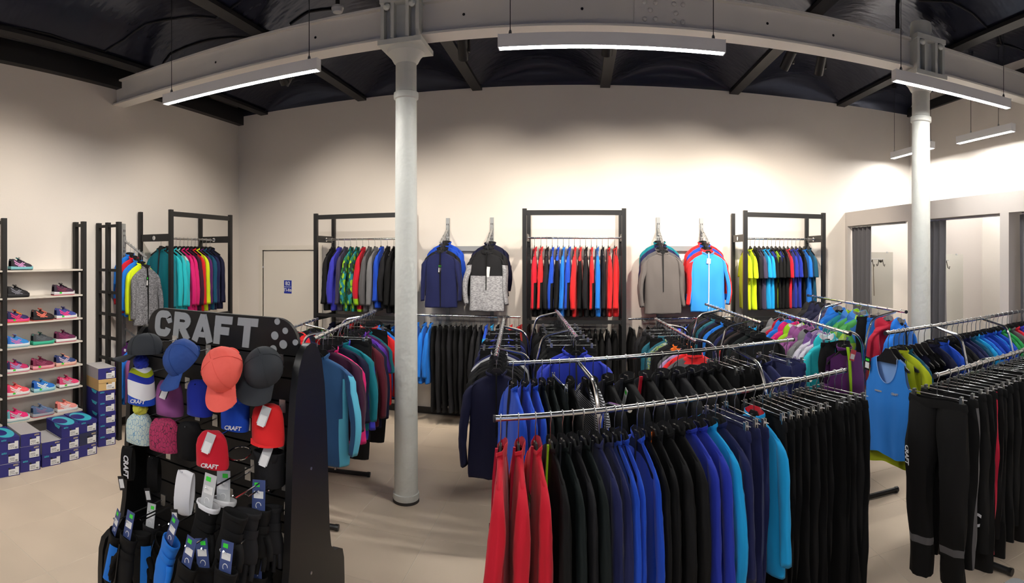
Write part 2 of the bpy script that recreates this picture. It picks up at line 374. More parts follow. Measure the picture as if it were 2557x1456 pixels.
cable([(0, 62), (60, 72), (130, 88), (200, 112), (262, 125), (310, 100), (365, 60), (440, 47), (485, 42)], 'black cable sagging along the vault towards the hook of a pendant lamp')
cable([(485, 42), (540, 47), (575, 20), (600, 4)], 'short black cable looping from the pendant hook')
cable([(405, 160), (425, 135), (480, 110), (560, 95), (640, 100)], 'black cable following the top of the steel beam')
cable([(725, 62), (770, 30), (830, 22)], 'thin black cable leading to the smoke detector')
cable([(2295, 2), (2375, 4), (2430, 35), (2475, 80), (2500, 110), (2557, 128)], 'black cable crossing the vault over the fitting rooms')

# pendant lamps
HOUS = mat('lamp housing', lin(244, 244, 246), 0.4)
DIFF = mat('lamp diffuser', (1, 1, 1), 0.5, emit=PEND_E, ecol=(1.0, 0.975, 0.93))
def pendant(c, length, rz, label, wires=(0.9, 0.9)):
    p = tag(empty('pendant_lamp', c, rz), label, 'lamp', 'linear pendant lamps')
    h = length / 2
    part('housing', MB().bb(-h, h, -.032, .032, .012, .085), HOUS, p, smooth=False)
    part('side_lip', MB().bb(-h, h, -.032, -.028, 0, .012).bb(-h, h, .028, .032, 0, .012), HOUS, p, smooth=False)
    part('diffuser', MB().bb(-h + .006, h - .006, -.028, .028, .001, .0119), DIFF, p, smooth=False)
    for s in (-1, 1):
        part('end_cap', MB().bb(s * h - .004, s * h + .004, -.034, .034, -.001, .087), HOUS, p, smooth=False)
        x, y = c[0] + cos(rz) * s * h * wires[0], c[1] + sin(rz) * s * h * wires[0]
        zt = vault_z(x, y) - c[2]
        part('wire', MB().tube([(s * h * wires[0], 0, .08), (s * h * wires[0], 0, zt)], .003, 6), CABM, p)
        part('wire_grip', MB().lathe([(.011, .085), (.011, .11), (.004, .125)], 8, (s * h * wires[0], 0, 0)), STEEL, p)
        part('ceiling_hook', MB().lathe([(.03, zt - .03), (.03, zt + .01)], 10, (s * h * wires[0], 0, 0)), JM, p)
YL, ZL = 3.54, 3.36
def row(pxa, pxb, label):
    xa, xb = YL * tan(th(pxa)), YL * tan(th(pxb)); pendant(((xa + xb) / 2, YL, ZL), xb - xa, 0, label)
row(413, 795, 'lit white linear pendant lamp hung near the shoe wall')
row(1246, 1808, 'lit white linear pendant lamp hung under the riveted splice of the beam')
row(2233, 2518, 'lit white linear pendant lamp hung beside the column by the fitting rooms')
pendant((4.12, 5.84, 3.33), 0.92, pi / 2, 'lit white linear pendant lamp over the fitting room in the corner')
pendant((4.2, 4.52, 3.33), 0.92, pi / 2, 'lit white linear pendant lamp over the middle fitting room', (.5, .5))
for k, xx in enumerate((-2.9, 0.2, 3.1)):  # unseen lamp row behind the camera, added to light the rack fronts
    pendant((xx, -0.35, ZL), 1.5, 0, ['added unseen linear pendant fill lamp, shoe wall side', 'added unseen linear pendant fill lamp in the middle', 'added unseen linear pendant fill lamp, fitting room side'][k])

# wall washing spotlights
def spot(x, y, z, aim, power, label, size=92, col=(1.0, 0.9, 0.77)):
    s = tag(empty('spotlight', (x, y, z)), label, 'spotlight', 'black ceiling spotlights')
    d = (Vector(aim) - Vector((x, y, z))).normalized(); R = d.to_track_quat('-Z', 'Y').to_matrix().to_4x4()
    part('body', MB().lathe([(.045, -.09), (.045, .09), (.038, .096)], 20, cap=(False, True)), BLKMET, s, M=R)
    part('lens', MB().lathe([(.04, -.082), (.04, -.078)], 20), mat('spot lens', (1, .95, .85), 0.4, emit=6.0), s, M=R)
    part('bracket', MB().bb(.045, .06, -.012, .012, -.03, .1).bb(-.02, .06, -.02, .02, .09, .12), BLKMET, s, smooth=False)
    part('stem', MB().tube([(.02, 0, .1), (.02, 0, max(.15, vault_z(x, y) - z + .01))], .012, 8), BLKMET, s)
    L = bpy.data.lights.new('spot_light', 'SPOT'); L.energy = power; L.color = col; L.spot_size = radians(size); L.spot_blend = 0.9; L.shadow_soft_size = 0.04
    lo = bpy.data.objects.new('spot_light', L); COL.objects.link(lo); lo.parent = s; lo.matrix_basis = Matrix.Translation(d * 0.1) @ R
    return s
for x, tx, pw, lab in [(-2.75, -2.75, .62, 'black cylinder spotlight behind the beam, aimed at the door'), (-0.98, -1.2, .85, 'black cylinder spotlight behind the beam next to the free-standing column'), (0.23, 0.2, 1.1, 'black cylinder spotlight behind the beam over the middle wall rack'), (1.82, 1.2, 1.5, 'black cylinder spotlight tilted towards the blue display jacket'), (2.14, 2.5, 1.2, 'black cylinder spotlight hanging straight beside the tilted one')]:
    spot(x, 4.48, 3.74, (tx, YB, 1.65), SPOT_W * pw, lab)
spot(-2.6, 2.3, 3.9, (XL, 2.6, 1.2), SPOT_W * .75, 'black spotlight aimed at the shoe shelves')
spot(-2.8, 4.7, 3.8, (XL, 5.0, 1.5), SPOT_W * .45, 'black spotlight aimed at the corner rack')

# fitting rooms
FX, FZ0, FZ1 = 3.5, 2.38, 2.57
fit = struct(empty('wall_fitting', (0, 0, 0)), 'pale partition front of three fitting rooms')
part('lintel', MB().bb(FX, FX + .1, 1.6, YB, FZ0, FZ1), FITM, fit, smooth=False)
for a, b in ((6.47, YB), (4.92, 5.04), (3.44, 3.555), (1.95, 2.07)):
    part('post', MB().bb(FX, FX + .1, a, b, 0, FZ0), FITM, fit, smooth=False)
for y in (4.98, 3.5, 2.01):
    part('partition', MB().bb(FX + .1, XR, y - .025, y + .025, 0, FZ1), FITM, fit, smooth=False)
CURT = mat('curtain cloth', lin(96, 94, 98), 0.85, bump=0.1, bscale=120, sheen=0.2)
def curtain(y0, y1, label):
    c = tag(empty('curtain', (FX + .05, y0, 0)), label, 'curtain', 'fitting room curtains')
    def fn(u, v):
        ph = u * 2 * pi * 4.5; amp = .018 + .03 * v
        return (amp * sin(ph + .5 * sin(3 * v)) + .01, (y1 - y0) * (u + .02 * sin(2 * ph) * v), FZ0 - .02 - v * (FZ0 - .1))
    part('drape', MB().grid(fn, 72, 10), CURT, c, angle=None)
    part('curtain_rail', MB().tube([(0.01, -.03, FZ0 - .012), (0.01, (3.6 if y0 > 9 else 1.3) * (-1), FZ0 - .012)], .011, 8), STEEL, c)
curtain(6.45, 5.95, 'dark grey curtain gathered against the back wall')
curtain(4.90, 4.42, 'dark grey curtain gathered beside the iron column')
curtain(3.36, 2.85, 'dark grey curtain gathered in the opening next to the slim post')
MIRR = mat('mirror glass', (0.82, 0.84, 0.82), 0.03, 1.0)
def mirror(c, facing, label):
    m = tag(empty('mirror', c), label, 'mirror', 'fitting room mirrors')
    part('glass', MB().bb(-.3, .3, -.006, 0, -1.5, .0), MIRR, m, smooth=False)
    for xx in (-.2, .2): part('clip', MB().bb(xx - .012, xx + .012, -.012, .0, -.012, .008), STEEL, m, smooth=False)
mirror((3.98, YB - .001, 2.03), 0, 'tall frameless mirror on the back wall inside the corner fitting room')
mirror((3.95, 4.954, 2.0), 0, 'tall frameless mirror on the partition of the middle fitting room')
def hookrail(c, xs, label):
    h = tag(empty('coat_hook_rail', c), label, 'hook rail', 'fitting room hook rails')
    part('rail_bar', MB().tube([(xs[0] - .03, -.05, 0), (xs[-1] + .03, -.05, 0)], .006, 8), STEEL, h)
    for q in xs:
        part('hook', MB().tube([(q, 0, -.03), (q, -.04, -.03), (q, -.05, 0), (q, -.06, -.04), (q, -.08, -.09), (q, -.1, -.1), (q, -.11, -.07)], .005, 6), mat('dark bronze', lin(60, 54, 46), 0.4, 0.6), h)
        part('rosette', MB().lathe([(.02, 0), (.018, .012)], 12), MATS['dark bronze'], h, M=Matrix.Translation((q, 0, -.03)) @ Matrix.Rotation(pi / 2, 4, 'X'))
    return h
hookrail((3.9, YB - .007, 1.93), (-.12, .0, .17), 'thin hook rail over the mirror in the corner fitting room')
hookrail((3.95, 4.947, 1.93), (-.2, .0), 'thin hook rail over the mirror in the middle fitting room')
tag(part('hanging_strap', MB().tube([(3.9, YB - .09, 1.86), (3.905, YB - .085, 1.7), (3.915, YB - .08, 1.42)], .006, 6, flat=.3), mat('brown strap', lin(104, 88, 66), 0.7)), 'narrow brown strap hanging from the fitting room hook', 'strap')
# ================================================================== garments and hangers
# local frame of every hung thing: origin on the rail axis, shoulders along x, front towards -y, rail along y
from mathutils import noise as NZ
LIB = {}; THICK = {}
def ell(cx, cy, z, a, b, n, e=2.4, ph=0.0):
    out = []
    for k in range(n):
        t = 2 * pi * k / n + ph; c, s = cos(t), sin(t)
        out.append((cx + a * abs(c) ** (2 / e) * (1 if c > 0 else -1), cy + b * abs(s) ** (2 / e) * (1 if s > 0 else -1), z))
    return out
def fold(p, ph, amp, z0, z1):
    """soft vertical drape folds that grow towards the hem"""
    x, y, z = p; t = max(0, min(1, (z0 - z) / (z0 - z1)))
    sg = 1 if y > 0 else -1
    y += (NZ.noise(Vector((x * 11 + ph * 3, sg * 2 + ph, z * 2.6))) * .022 + (.5 - abs(NZ.noise(Vector((x * 16 + z * 5, sg * 5 + ph, z * 6))))) * .012 * sg) * min(1, t * 3 + .1)
    d = amp * t * (sin(x * 34 + ph) + .6 * sin(x * 61 + 2.3 * ph) + .5 * sin(z * 17 + x * 20 + ph))
    return (x + .3 * amp * t * sin(z * 13 + ph), y + d, z)
def dense(lv, k):
    out = []
    for a, b in zip(lv[:-1], lv[1:]):
        for q in range(k): out.append(tuple(u + (v - u) * q / k for u, v in zip(a, b)))
    return out + [lv[-1]]
def jacket_body(L=.68, W=.225, D=.055, ph=0.0, mode='plain', sh=0.0):
    N = 32; z0 = -.105
    lv = [(0, .066, .62), (.012, .095, .6), (.03, .135, .6), (.05, .172, .62), (.07, .195, .7), (.10, .205, .84), (.15, .208, 1.0), (.22, .208, 1.1), (.32, .21, 1.2), (.45, .215, 1.3), (.58, .222, 1.38), (.67, .225, 1.4), (.70, .222, 1.3)]
    rings = []; lv = dense(lv, 2)
    for dz, a, b in lv:
        z = z0 - dz * L / .70; a2 = a * W / .225
        r = ell(0, 0, z, a2, D * max(b, sh), N, 2.6)
        rings.append([fold(p, ph, .011, z0 - .1, z0 - L) for p in r])
    # inner lip so the hem is not a solid cap
    last = rings[-1]; rings.append([(x * .94, y * .8, z + .012) for x, y, z in last]); rings.append([(x * .9, y * .7, z + .10) for x, y, z in last])
    def mf(k, i):
        x, y, z = rings[k][i]; d = z0 - z
        if mode == 'yoke' and d < .22 * L / .7 + .03 * abs(x) / W: return 1
        if mode == 'lower' and d > (.30 + .22 * (1 - abs(x) / W)) * L / .7: return 1
        if mode == 'side' and abs(x) > W * .72 and d > .1: return 1
        if mode == 'hem' and k >= 22: return 1
        if mode == 'vneck' and d < .06 and abs(x) < .09: return 1
        return 0
    return MB().loft(rings, cap=(False, True), mfun=mf)
def sleeve(s, L=.60, W=.225, D=.055, ph=0.0, short=False, mode='plain', bend=0.0):
    n = 18; z0 = -.105
    k = W / .225
    path = [(.14 * k, 0, z0 - .046, .018, .022), (.18 * k, 0, z0 - .064, .028, .029), (.208 * k, -.001, z0 - .092, .034, .037), (.224 * k, -.002, z0 - .135, .038, .049), (.231 * k, -.004, z0 - .20, .037, .059)]
    if short: path += [(.243 * k, -.006, z0 - .255, .04, .062), (.247 * k, -.006, z0 - .285, .04, .064), (.248 * k, -.006, z0 - .295, .039, .063)]
    else:
        m = 16
        for q in range(1, m + 1):
            t = q / m; path.append(((.233 + .02 * t + bend * sin(pi * t)) * k, -.004 - .022 * t - bend * .7 * sin(pi * t), z0 - .20 - (L - .2) * t, .037 - .011 * t, .063 + .008 * sin(2.2 * t) - .012 * t))
    rings = []
    for q, (x, y, z, rx, ry) in enumerate(path):
        pts = []; g = min(1, q / 4)
        for i in range(n):
            t = 2 * pi * i / n
            wv = 1 + g * (.32 * NZ.noise(Vector((1.7 * cos(t) + ph, 1.7 * sin(t) + s * 3, z * 3.2))) + .30 * (.3 - abs(NZ.noise(Vector((1.5 * cos(t) + 2 * ph, 1.5 * sin(t) + s, z * 9 + 1.2 * sin(t)))))))
            pts.append((s * (x + rx * wv * cos(t)), y + ry * wv * sin(t) * D / .055, z - (.45 if q < 3 else .1) * rx * cos(t)))
        rings.append(pts if s > 0 else pts[::-1])
    last = rings[-1]; c = (sum(p[0] for p in last) / n, sum(p[1] for p in last) / n, sum(p[2] for p in last) / n)
    rings.append([(c[0] + .8 * (p[0] - c[0]), c[1] + .8 * (p[1] - c[1]), p[2] + .015) for p in last])
    def mf(k_, i):
        if mode == 'cuff' and k_ >= len(rings) - 5: return 1
        if mode == 'panel' and 2 <= k_ and abs(i - n // 2) > 4: return 1
        if mode == 'low' and k_ > 8 and sin(2 * pi * i / n) > -.1: return 1
        if mode == 'yoke' and k_ < 3: return 1
        return 0
    return MB().loft(rings, cap=(True, True), mfun=mf)
def collar(h=.03, ph=0.0, open_=.5, flare=1.1, D=.055):
    n = 22; mb = MB(); rings = []
    for rr, zz in ((1.0, -.112), (1.04, -.09), (1.12, -.09 + h * .6), (flare, -.09 + h), (flare * .93, -.09 + h + .002), (.98, -.09 + h * .4), (.9, -.1)):
        ring = []
        for k in range(n):
            t = -pi / 2 + open_ * (1 if zz > -.1 else .3) + (2 * pi - 2 * open_ * (1 if zz > -.1 else .3)) * k / (n - 1)
            dip = .018 * (1 + sin(t + pi)) * (zz > -.09)
            ring.append((.072 * rr * cos(t) + .006 * sin(5 * t + ph), .044 * max(.8, D / .055) * rr * sin(t) + .005 * cos(4 * t + ph), zz - dip))
        rings.append(ring)
    return mb.loft(rings, cap=(False, False), closed=False, mfun=lambda k, i: 1 if k >= 4 else 0)
def hood(ph=0.0):
    n = 26; rings = []
    for a, b, y, z in [(.14, .068, 0, -.185), (.135, .085, .012, -.15), (.128, .098, .03, -.11), (.122, .104, .042, -.07), (.108, .092, .04, -.035), (.088, .07, .026, -.014), (.078, .056, .014, -.016), (.07, .048, .012, -.04), (.058, .038, .01, -.085), (.03, .02, .0, -.12)]:
        r = []
        for k in range(n):
            t = 2 * pi * k / n; wv = 1 + .22 * NZ.noise(Vector((2 * cos(t) + ph, 2 * sin(t), z * 14 + ph))); dip = .05 * max(0, -sin(t)) ** 2 if z > -.06 else 0
            r.append((a * wv * cos(t), y + b * wv * sin(t), z - .028 - dip + .012 * sin(3 * t + ph)))
        rings.append(r)
    return MB().loft(rings, cap=(False, True), mfun=lambda k, i: 1 if k >= 6 else 0)
def zipper(L=.68, D=.055, top=-.09):
    path = [(0, -D * .92 - .004, top), (0, -D * 1.18 - .01, -.2), (0, -D * 1.25 - .014, -.35), (0, -D * 1.22 - .018, -.5), (0, -D * 1.12 - .016, -.1 - L + .01)]
    mb = MB(); rings = [[(-.006, y, z), (.006, y, z), (.006, y + .025, z), (-.006, y + .025, z)] for x, y, z in path]
    return mb.loft(rings)
def torso(L=.66, W=.20, D=.04, neck=(.08, .16), strap=.04, shoulder=.15, ph=0.0, arm=.16):
    """sleeveless top of two sheets joined at the sides; front neck cut deeper"""
    mb = MB(); nu, nv = 48, 18; z0 = -.118
    def top(u, front):
        ax = abs(u) * W
        if ax < neck[0]: return z0 - .012 - (neck[1] if front else .03) * math.sqrt(max(0, 1 - (ax / neck[0]) ** 2))
        if ax < shoulder: return z0 - .012 - .03 * (ax - neck[0]) / max(.001, shoulder - neck[0])
        return z0 - .042 - arm * math.sqrt(max(0, 1 - ((W - ax) / (W - shoulder + 1e-6)) ** 2))
    def fn(front):
        s = -1 if front else 1
        def g(a, b):
            u = -1 + 2 * a; zt = top(u, front); zb = z0 - L - .012 * sin(5 * u + ph); z = zt + (zb - zt) * b
            t = (z0 - z) / L; wx = u * W * (1 + .10 * t)
            y = s * (D * (.45 + .75 * min(1, t * 2.2)) * math.sqrt(max(0, 1 - u * u)) ** .6) + .009 * t * (sin(u * 7 + ph) + .5 * sin(u * 13 + 2 * ph))
            return (wx, y, z)
        return g
    mb.grid(fn(True), nu, nv); k = len(mb.f)
    mb.grid(fn(False), nu, nv, 1)
    return mb
def trouser_leg(s, L=.98, ph=0.0, W=.19, bell=1.0, mode='plain'):
    n = 16; z0 = -.13; rings = []
    lv = [(0, .094, .020, .096), (.03, .094, .024, .097), (.10, .098, .04, .102), (.2, .1, .055, .106), (.26, .098, .058, .108), (.4, .092, .052, .11), (.55, .085, .046, .112), (.66, .082, .043, .112), (.78, .08, .041, .113), (.82, .079, .041, .114), (.9, .078, .04, .114), (1.0, .076, .038, .115)]
    for t, a, b, cx in dense(lv, 2):
        k = W / .19; r = []
        for i in range(n):
            q = 2 * pi * i / n; wob = 1 + .06 * sin(3 * q + ph + t * 9) + .05 * sin(2 * q + 14 * t + ph) * t + .28 * NZ.noise(Vector((1.8 * cos(q) + ph, 1.8 * sin(q) + s * 4, t * 4))) * min(1, 4 * t)
            r.append((s * (cx * k + a * k * cos(q) * wob * (bell if t > .6 else 1)) + .02 * t * sin(ph + 3 * t), b * sin(q) * wob + .012 * sin(6 * t + ph) * t, z0 - t * L))
        rings.append(r if s > 0 else r[::-1])
    last = rings[-1]; cx = sum(p[0] for p in last) / n; cy = sum(p[1] for p in last) / n
    rings.append([(cx + .85 * (p[0] - cx), cy + .8 * (p[1] - cy), p[2] + .015) for p in last])
    def mf(k, i):
        if mode == 'stripe' and i in (0, n - 1): return 1
        if mode == 'band' and k in (16, 17): return 1
        return 0
    return MB().loft(rings, cap=(False, True), mfun=mf)
def waistband(W=.19):
    rings = []
    for z, e in ((-.172, 1.03), (-.16, 1.05), (-.13, 1.02), (-.126, 1.0), (-.127, .9), (-.15, .9)):
        rings.append([(x, y, z + .006 * sin(x * 22)) for x, y, _ in ell(0, 0, z, W * e, .024 * e, 28, 2.6)])
    return MB().loft(rings, cap=(False, False))
def lib(key, parts):      # parts: (name, MB, roles)
    ys = sorted(v[1] for n, mb, r in parts if n != 'zipper' for v in mb.v)
    THICK[key] = (ys[int(len(ys) * .02)], ys[int(len(ys) * .98) - 1])
    LIB[key] = [(n, mb.mesh(n, True, 50 if n not in ('body', 'sleeve') else None), r) for n, mb, r in parts]
MODES = ('arm', 'plain', 'yoke', 'lower', 'side', 'hem')
def make_jackets():
    for v in range(4):
        ph = v * 1.9 + .4
        for mode in MODES:
            sm = {'arm': 'panel', 'plain': 'plain', 'yoke': 'yoke', 'lower': 'low', 'side': 'panel', 'hem': 'cuff'}[mode]
            lib(('jacket', mode, v), [('body', jacket_body(ph=ph, mode=mode), ('main', 'acc')), ('sleeve', sleeve(1, ph=ph, mode=sm, bend=(0, .02, -.012, .03)[v]), ('main', 'acc')), ('sleeve', sleeve(-1, ph=ph + 1.3, mode=sm, bend=(.02, 0, .03, -.01)[v]), ('main', 'acc')), ('collar', collar(ph=ph, open_=.45 + .2 * (v % 2)), ('acc' if mode == 'yoke' else 'main', 'lining')), ('zipper', zipper(), ('zip',))])
        lib(('hooded', 'plain', v), [('body', jacket_body(sh=1.05, L=.60, ph=ph, D=.085), ('main', 'acc')), ('sleeve', sleeve(1, L=.52, ph=ph, D=.085), ('main', 'acc')), ('sleeve', sleeve(-1, L=.52, ph=ph + 1, D=.085), ('main', 'acc')), ('hood', hood(ph), ('main', 'lining')), ('zipper', zipper(L=.6, D=.09), ('zip',))])
        lib(('hooded', 'hem', v), [('body', jacket_body(sh=1.05, L=.60, ph=ph, D=.085, mode='hem'), ('main', 'acc')), ('sleeve', sleeve(1, L=.52, ph=ph, D=.085, mode='cuff'), ('main', 'acc')), ('sleeve', sleeve(-1, L=.52, ph=ph + 1, D=.085, mode='cuff'), ('main', 'acc')), ('hood', hood(ph), ('main', 'lining')), ('zipper', zipper(L=.6, D=.09), ('zip',))])
        lib(('sweater', 'plain', v), [('body', jacket_body(ph=ph, mode='vneck'), ('main', 'acc')), ('sleeve', sleeve(1, ph=ph, bend=.01 * v), ('main', 'acc')), ('sleeve', sleeve(-1, ph=ph + 2), ('main', 'acc')), ('neckband', collar(h=.022, ph=ph, open_=.05, flare=1.06), ('acc', 'lining'))])
        lib(('tee', 'plain', v), [('body', jacket_body(L=.64, W=.215, D=.045, ph=ph), ('main', 'acc')), ('sleeve', sleeve(1, ph=ph, D=.05, W=.215, short=True), ('main', 'acc')), ('sleeve', sleeve(-1, ph=ph, D=.05, W=.215, short=True), ('main', 'acc')), ('neckband', collar(h=.022, ph=ph, open_=.05, flare=1.06, D=.045), ('acc', 'lining'))])
        lib(('tee', 'side', v), [('body', jacket_body(L=.64, W=.215, D=.045, ph=ph, mode='side'), ('main', 'acc')), ('sleeve', sleeve(1, ph=ph, D=.05, W=.215, short=True), ('acc', 'acc')), ('sleeve', sleeve(-1, ph=ph, D=.05, W=.215, short=True), ('acc', 'acc')), ('neckband', collar(h=.022, ph=ph, open_=.05, flare=1.06, D=.045), ('acc', 'lining'))])
        lib(('tank', 'plain', v), [('body', torso(ph=ph, neck=(.095, .17), shoulder=.155), ('main', 'acc')), ('neck_trim', MB().tube([(.095 * cos(a), -.03 - .012 * -sin(a), -.132 + .168 * sin(a)) for a in [pi + pi * k / 16 for k in range(17)]], .003, 6), ('acc',))])
        lib(('vest', 'plain', v), [('body', torso(L=.62, W=.21, D=.055, neck=(.065, .03), shoulder=.175, ph=ph, arm=.2), ('main', 'main')), ('collar', collar(ph=ph, open_=.3), ('main', 'lining')), ('zipper', zipper(L=.6), ('zip',))])
        for mode in ('plain', 'stripe', 'band'):
            lib(('trousers', mode, v), [('leg', trouser_leg(1, ph=ph, mode=mode), ('main', 'acc')), ('leg', trouser_leg(-1, ph=ph + 1.1, mode=mode), ('main', 'acc')), ('waistband', waistband(), ('main',))])
make_jackets()
# hangers
hook_path = [(.0155 * cos(a), 0, .0155 * sin(a)) for a in [radians(k) for k in range(200, -21, -20)]] + [(.008, 0, -.022), (.001, 0, -.035), (0, 0, -.112)]
HOOK = MB().tube(hook_path, .0022, 6).mesh('hook')
def hanger_outline():
    up = [(-.19, -.205), (-.185, -.19), (-.12, -.152), (-.075, -.125), (-.045, -.1), (-.022, -.072), (.022, -.072), (.045, -.1), (.075, -.125), (.12, -.152), (.185, -.19), (.19, -.205)]
    dn = [(.17, -.205), (.11, -.172), (.075, -.165), (-.075, -.165), (-.11, -.172), (-.17, -.205)]
    return up + dn
PLATE = MB().prism([(a, b - .03) for a, b in hanger_outline()], -.0045, .0045).mesh('shoulder_bar', True, 40)
WBAR = MB().tube([(-.19, 0, -.105), (.19, 0, -.105)], .0024, 6).tube([(0, 0, -.1), (0, 0, -.106)], .003, 6).mesh('clip_bar')
CLIP = MB().bb(-.009, .009, -.008, -.005, -.036, .014).bb(-.009, .009, .005, .008, -.036, .014).tube([(-.01, 0, -.004), (.01, 0, -.004)], .004, 6).mesh('clip', False)
ZIPM = mat('zip tape', lin(40, 40, 44), 0.5)
NG = [0, 0]
def hanger(M, label, group, clip=False, pm=None, scale=1.0):
    h = empty('clip_hanger' if clip else 'clothes_hanger', M=M @ Matrix.Scale(scale, 4)); tag(h, label, 'hanger', group); NG[1] += 1
    if clip:
        link('hook', HOOK, h, mats=[STEEL]).scale = (1 / scale,) * 3; link('clip_bar', WBAR, h, mats=[pm or STEEL])
        for s in (-1, 1): link('clip', CLIP, h, loc=(s * .155, 0, -.105), mats=[pm or STEEL])
    else:
        link('hook', HOOK, h, mats=[STEEL]).scale = (1 / scale,) * 3; link('shoulder_bar', PLATE, h, mats=[pm or BLKPL])
    return h
NAMES = {'jacket': 'jacket', 'hooded': 'hooded_jacket', 'sweater': 'sweater', 'tee': 'sports_shirt', 'tank': 'tank_top', 'vest': 'vest', 'trousers': 'trousers'}
def pick(kind, mode): return (kind, mode if (kind, mode, 0) in LIB else 'plain', random.randrange(4))
def garment(kind, M, label, group, main, acc=None, lining=None, zipc=None, mode='plain', scale=(1, 1, 1), extras=(), key=None):
    key = key or pick(kind, mode)
    roles = {'main': cloth(main), 'acc': cloth(acc or main), 'lining': cloth(lining or 'charcoal'), 'zip': cloth(zipc) if zipc else (ZIPM)}
    g = empty(NAMES[kind], M=M @ Matrix.Diagonal((*scale, 1)) @ Matrix.Translation((0, 0, 0 if kind == 'trousers' else -.03))); NG[0] += 1
    tag(g, label, {'tee': 'shirt', 'tank': 'tank top', 'hooded': 'jacket'}.get(kind, kind), group)
    for n, me, rs in LIB[key]:
        link(n, me, g, mats=[roles[r] for r in rs])
    for e in extras: e(g)
    return g
def hang_tag(x=.02, y=-.07, z=-.2, w=.045, h=.1, c=None, green=True, rot=0.1):
    def fn(g):
        M = Matrix.Translation((x, y, z)) @ Matrix.Rotation(rot, 4, 'Y')
        t = part('price_tag', MB().bb(-w / 2, w / 2, -.001, .001, -h, 0), c or BLACKP, g, smooth=False, M=M)
        part('label', MB().bb(-w * .38, w * .38, -.002, -.001, -h * .85, -h * .4), WHITEP, t, smooth=False)
        if green: part('sticker', MB().bb(-w * .35, w * .35, -.002, -.001, -h * .3, -h * .12), GREENST, t, smooth=False)
    return fn
def printed(s, size, M, col='white'):
    def fn(g):
        me = text(s, size, *{'noname': (0.0008, 0.001, 0.15), 'CRAFT': (0.0008, 0.001, 0.2), 'NORDSKI': (0.0008, 0.0008), '1C': (0.0006, 0.003, 0.2)}.get(s, (0.0008, 0.001)))
        link('lettering', me, g, mats=[cloth(col)], M=M)
    return fn
FRONT = lambda x, y, z, roll=0.0, tilt=0.0: Matrix.Translation((x, y, z)) @ Matrix.Rotation(roll, 4, 'Y') @ Matrix.Rotation(tilt, 4, 'X') @ Matrix.Rotation(pi / 2, 4, 'X')
def G(kind, main, desc, **k): return (kind, main, desc, k)
def tpix(P0, P1, px):
    """parameter along a rail where a pixel column crosses it"""
    t = th(px); dx, dy = P1[0] - P0[0], P1[1] - P0[1]; s, c = sin(t), cos(t)
    return (s * P0[1] - c * P0[0]) / (c * dx - s * dy)
def pack(ts, L, arms, lim=.075):
    """settle hooks so that every garment gets its own stretch of rail; arms of the rack keep a free slot"""
    for it in range(4):
        lo_hi = []
        for i, t in enumerate(ts):
            lo = (ts[i - 1] + t) / 2 if i else t - lim / L
            hi = (ts[i + 1] + t) / 2 if i < len(ts) - 1 else t + lim / L
            for a in arms:
                g = .021 / L
                if lo < a + g and hi > a - g:
                    if t >= a: lo = max(lo, a + g)
                    else: hi = min(hi, a - g)
            lo_hi.append((max(lo, t - 2 * lim / L), min(hi, t + 2 * lim / L)))
        if it < 3:
            ts = [max(.012, min(.986, (lo + hi) / 2)) for lo, hi in lo_hi]
            for a in arms:          # a hook may not sit on an arm
                ts = [t if abs(t - a) > .03 / L else a + (.03 / L if t >= a else -.03 / L) for t in ts]
    return ts, [2 * min(t - lo, hi - t) * L for t, (lo, hi) in zip(ts, lo_hi)]
def fill(P0, P1, items, where, group, pxs=None, t0=.03, t1=.97, yaw=6, flip=False, sx=1.0, ln=1.0, arms=()):
    """hang items in order along a rail; where completes the label"""
    P0, P1 = Vector(P0), Vector(P1); d = P1 - P0; n = len(items); L = d.length
    ang = atan2(d.y, d.x) - pi / 2 + (pi if flip else 0)
    ts = [t0 + (t1 - t0) * (k + .5) / n for k in range(n)] if pxs is None else [max(.012, min(.985, tpix(P0, P1, q))) for q in pxs]
    ts, room = pack(ts, L, arms); base = 0.0; ph = random.uniform(0, 6)
    for i, (kind, main, desc, k) in enumerate(items):
        k = dict(k); p = P0 + d * ts[i]; base = radians(k.pop('yaw')) if 'yaw' in k else base * .7
        jit = base + radians(yaw * .55 * sin(.45 * i + ph))
        s = k.pop('s', 1.0) * sx; key = pick(kind, k.get('mode', 'plain')); y0, y1 = THICK[key]
        dep = min(k.pop('depth', 1.0), 1.02 * room[i] * cos(jit) / ((y1 - y0) * s)); dep = max(.16, dep)
        R = Matrix.Rotation(ang + jit, 4, 'Z'); tl = Matrix.Rotation(radians(random.uniform(-1.2, 1.2)), 4, 'Y') @ Matrix.Rotation(radians(.8 * sin(.5 * i + 2 * ph)), 4, 'X')
        M = Matrix.Translation(p) @ R @ tl
        clip = kind == 'trousers'
        pos = ORD[i] + ' ' + where
        garment(kind, M @ Matrix.Translation((0, -(y0 + y1) / 2 * s * dep, 0)), '%s, %s' % (desc, pos), group, main, scale=(s, s * dep, s * k.pop('len', 1.0) * ln), key=key, **k)
        hanger(M, '%s hanger of the %s' % ('steel clip' if clip else 'black plastic', pos), 'hangers of ' + group, clip, scale=min(1.0, s * 1.02))
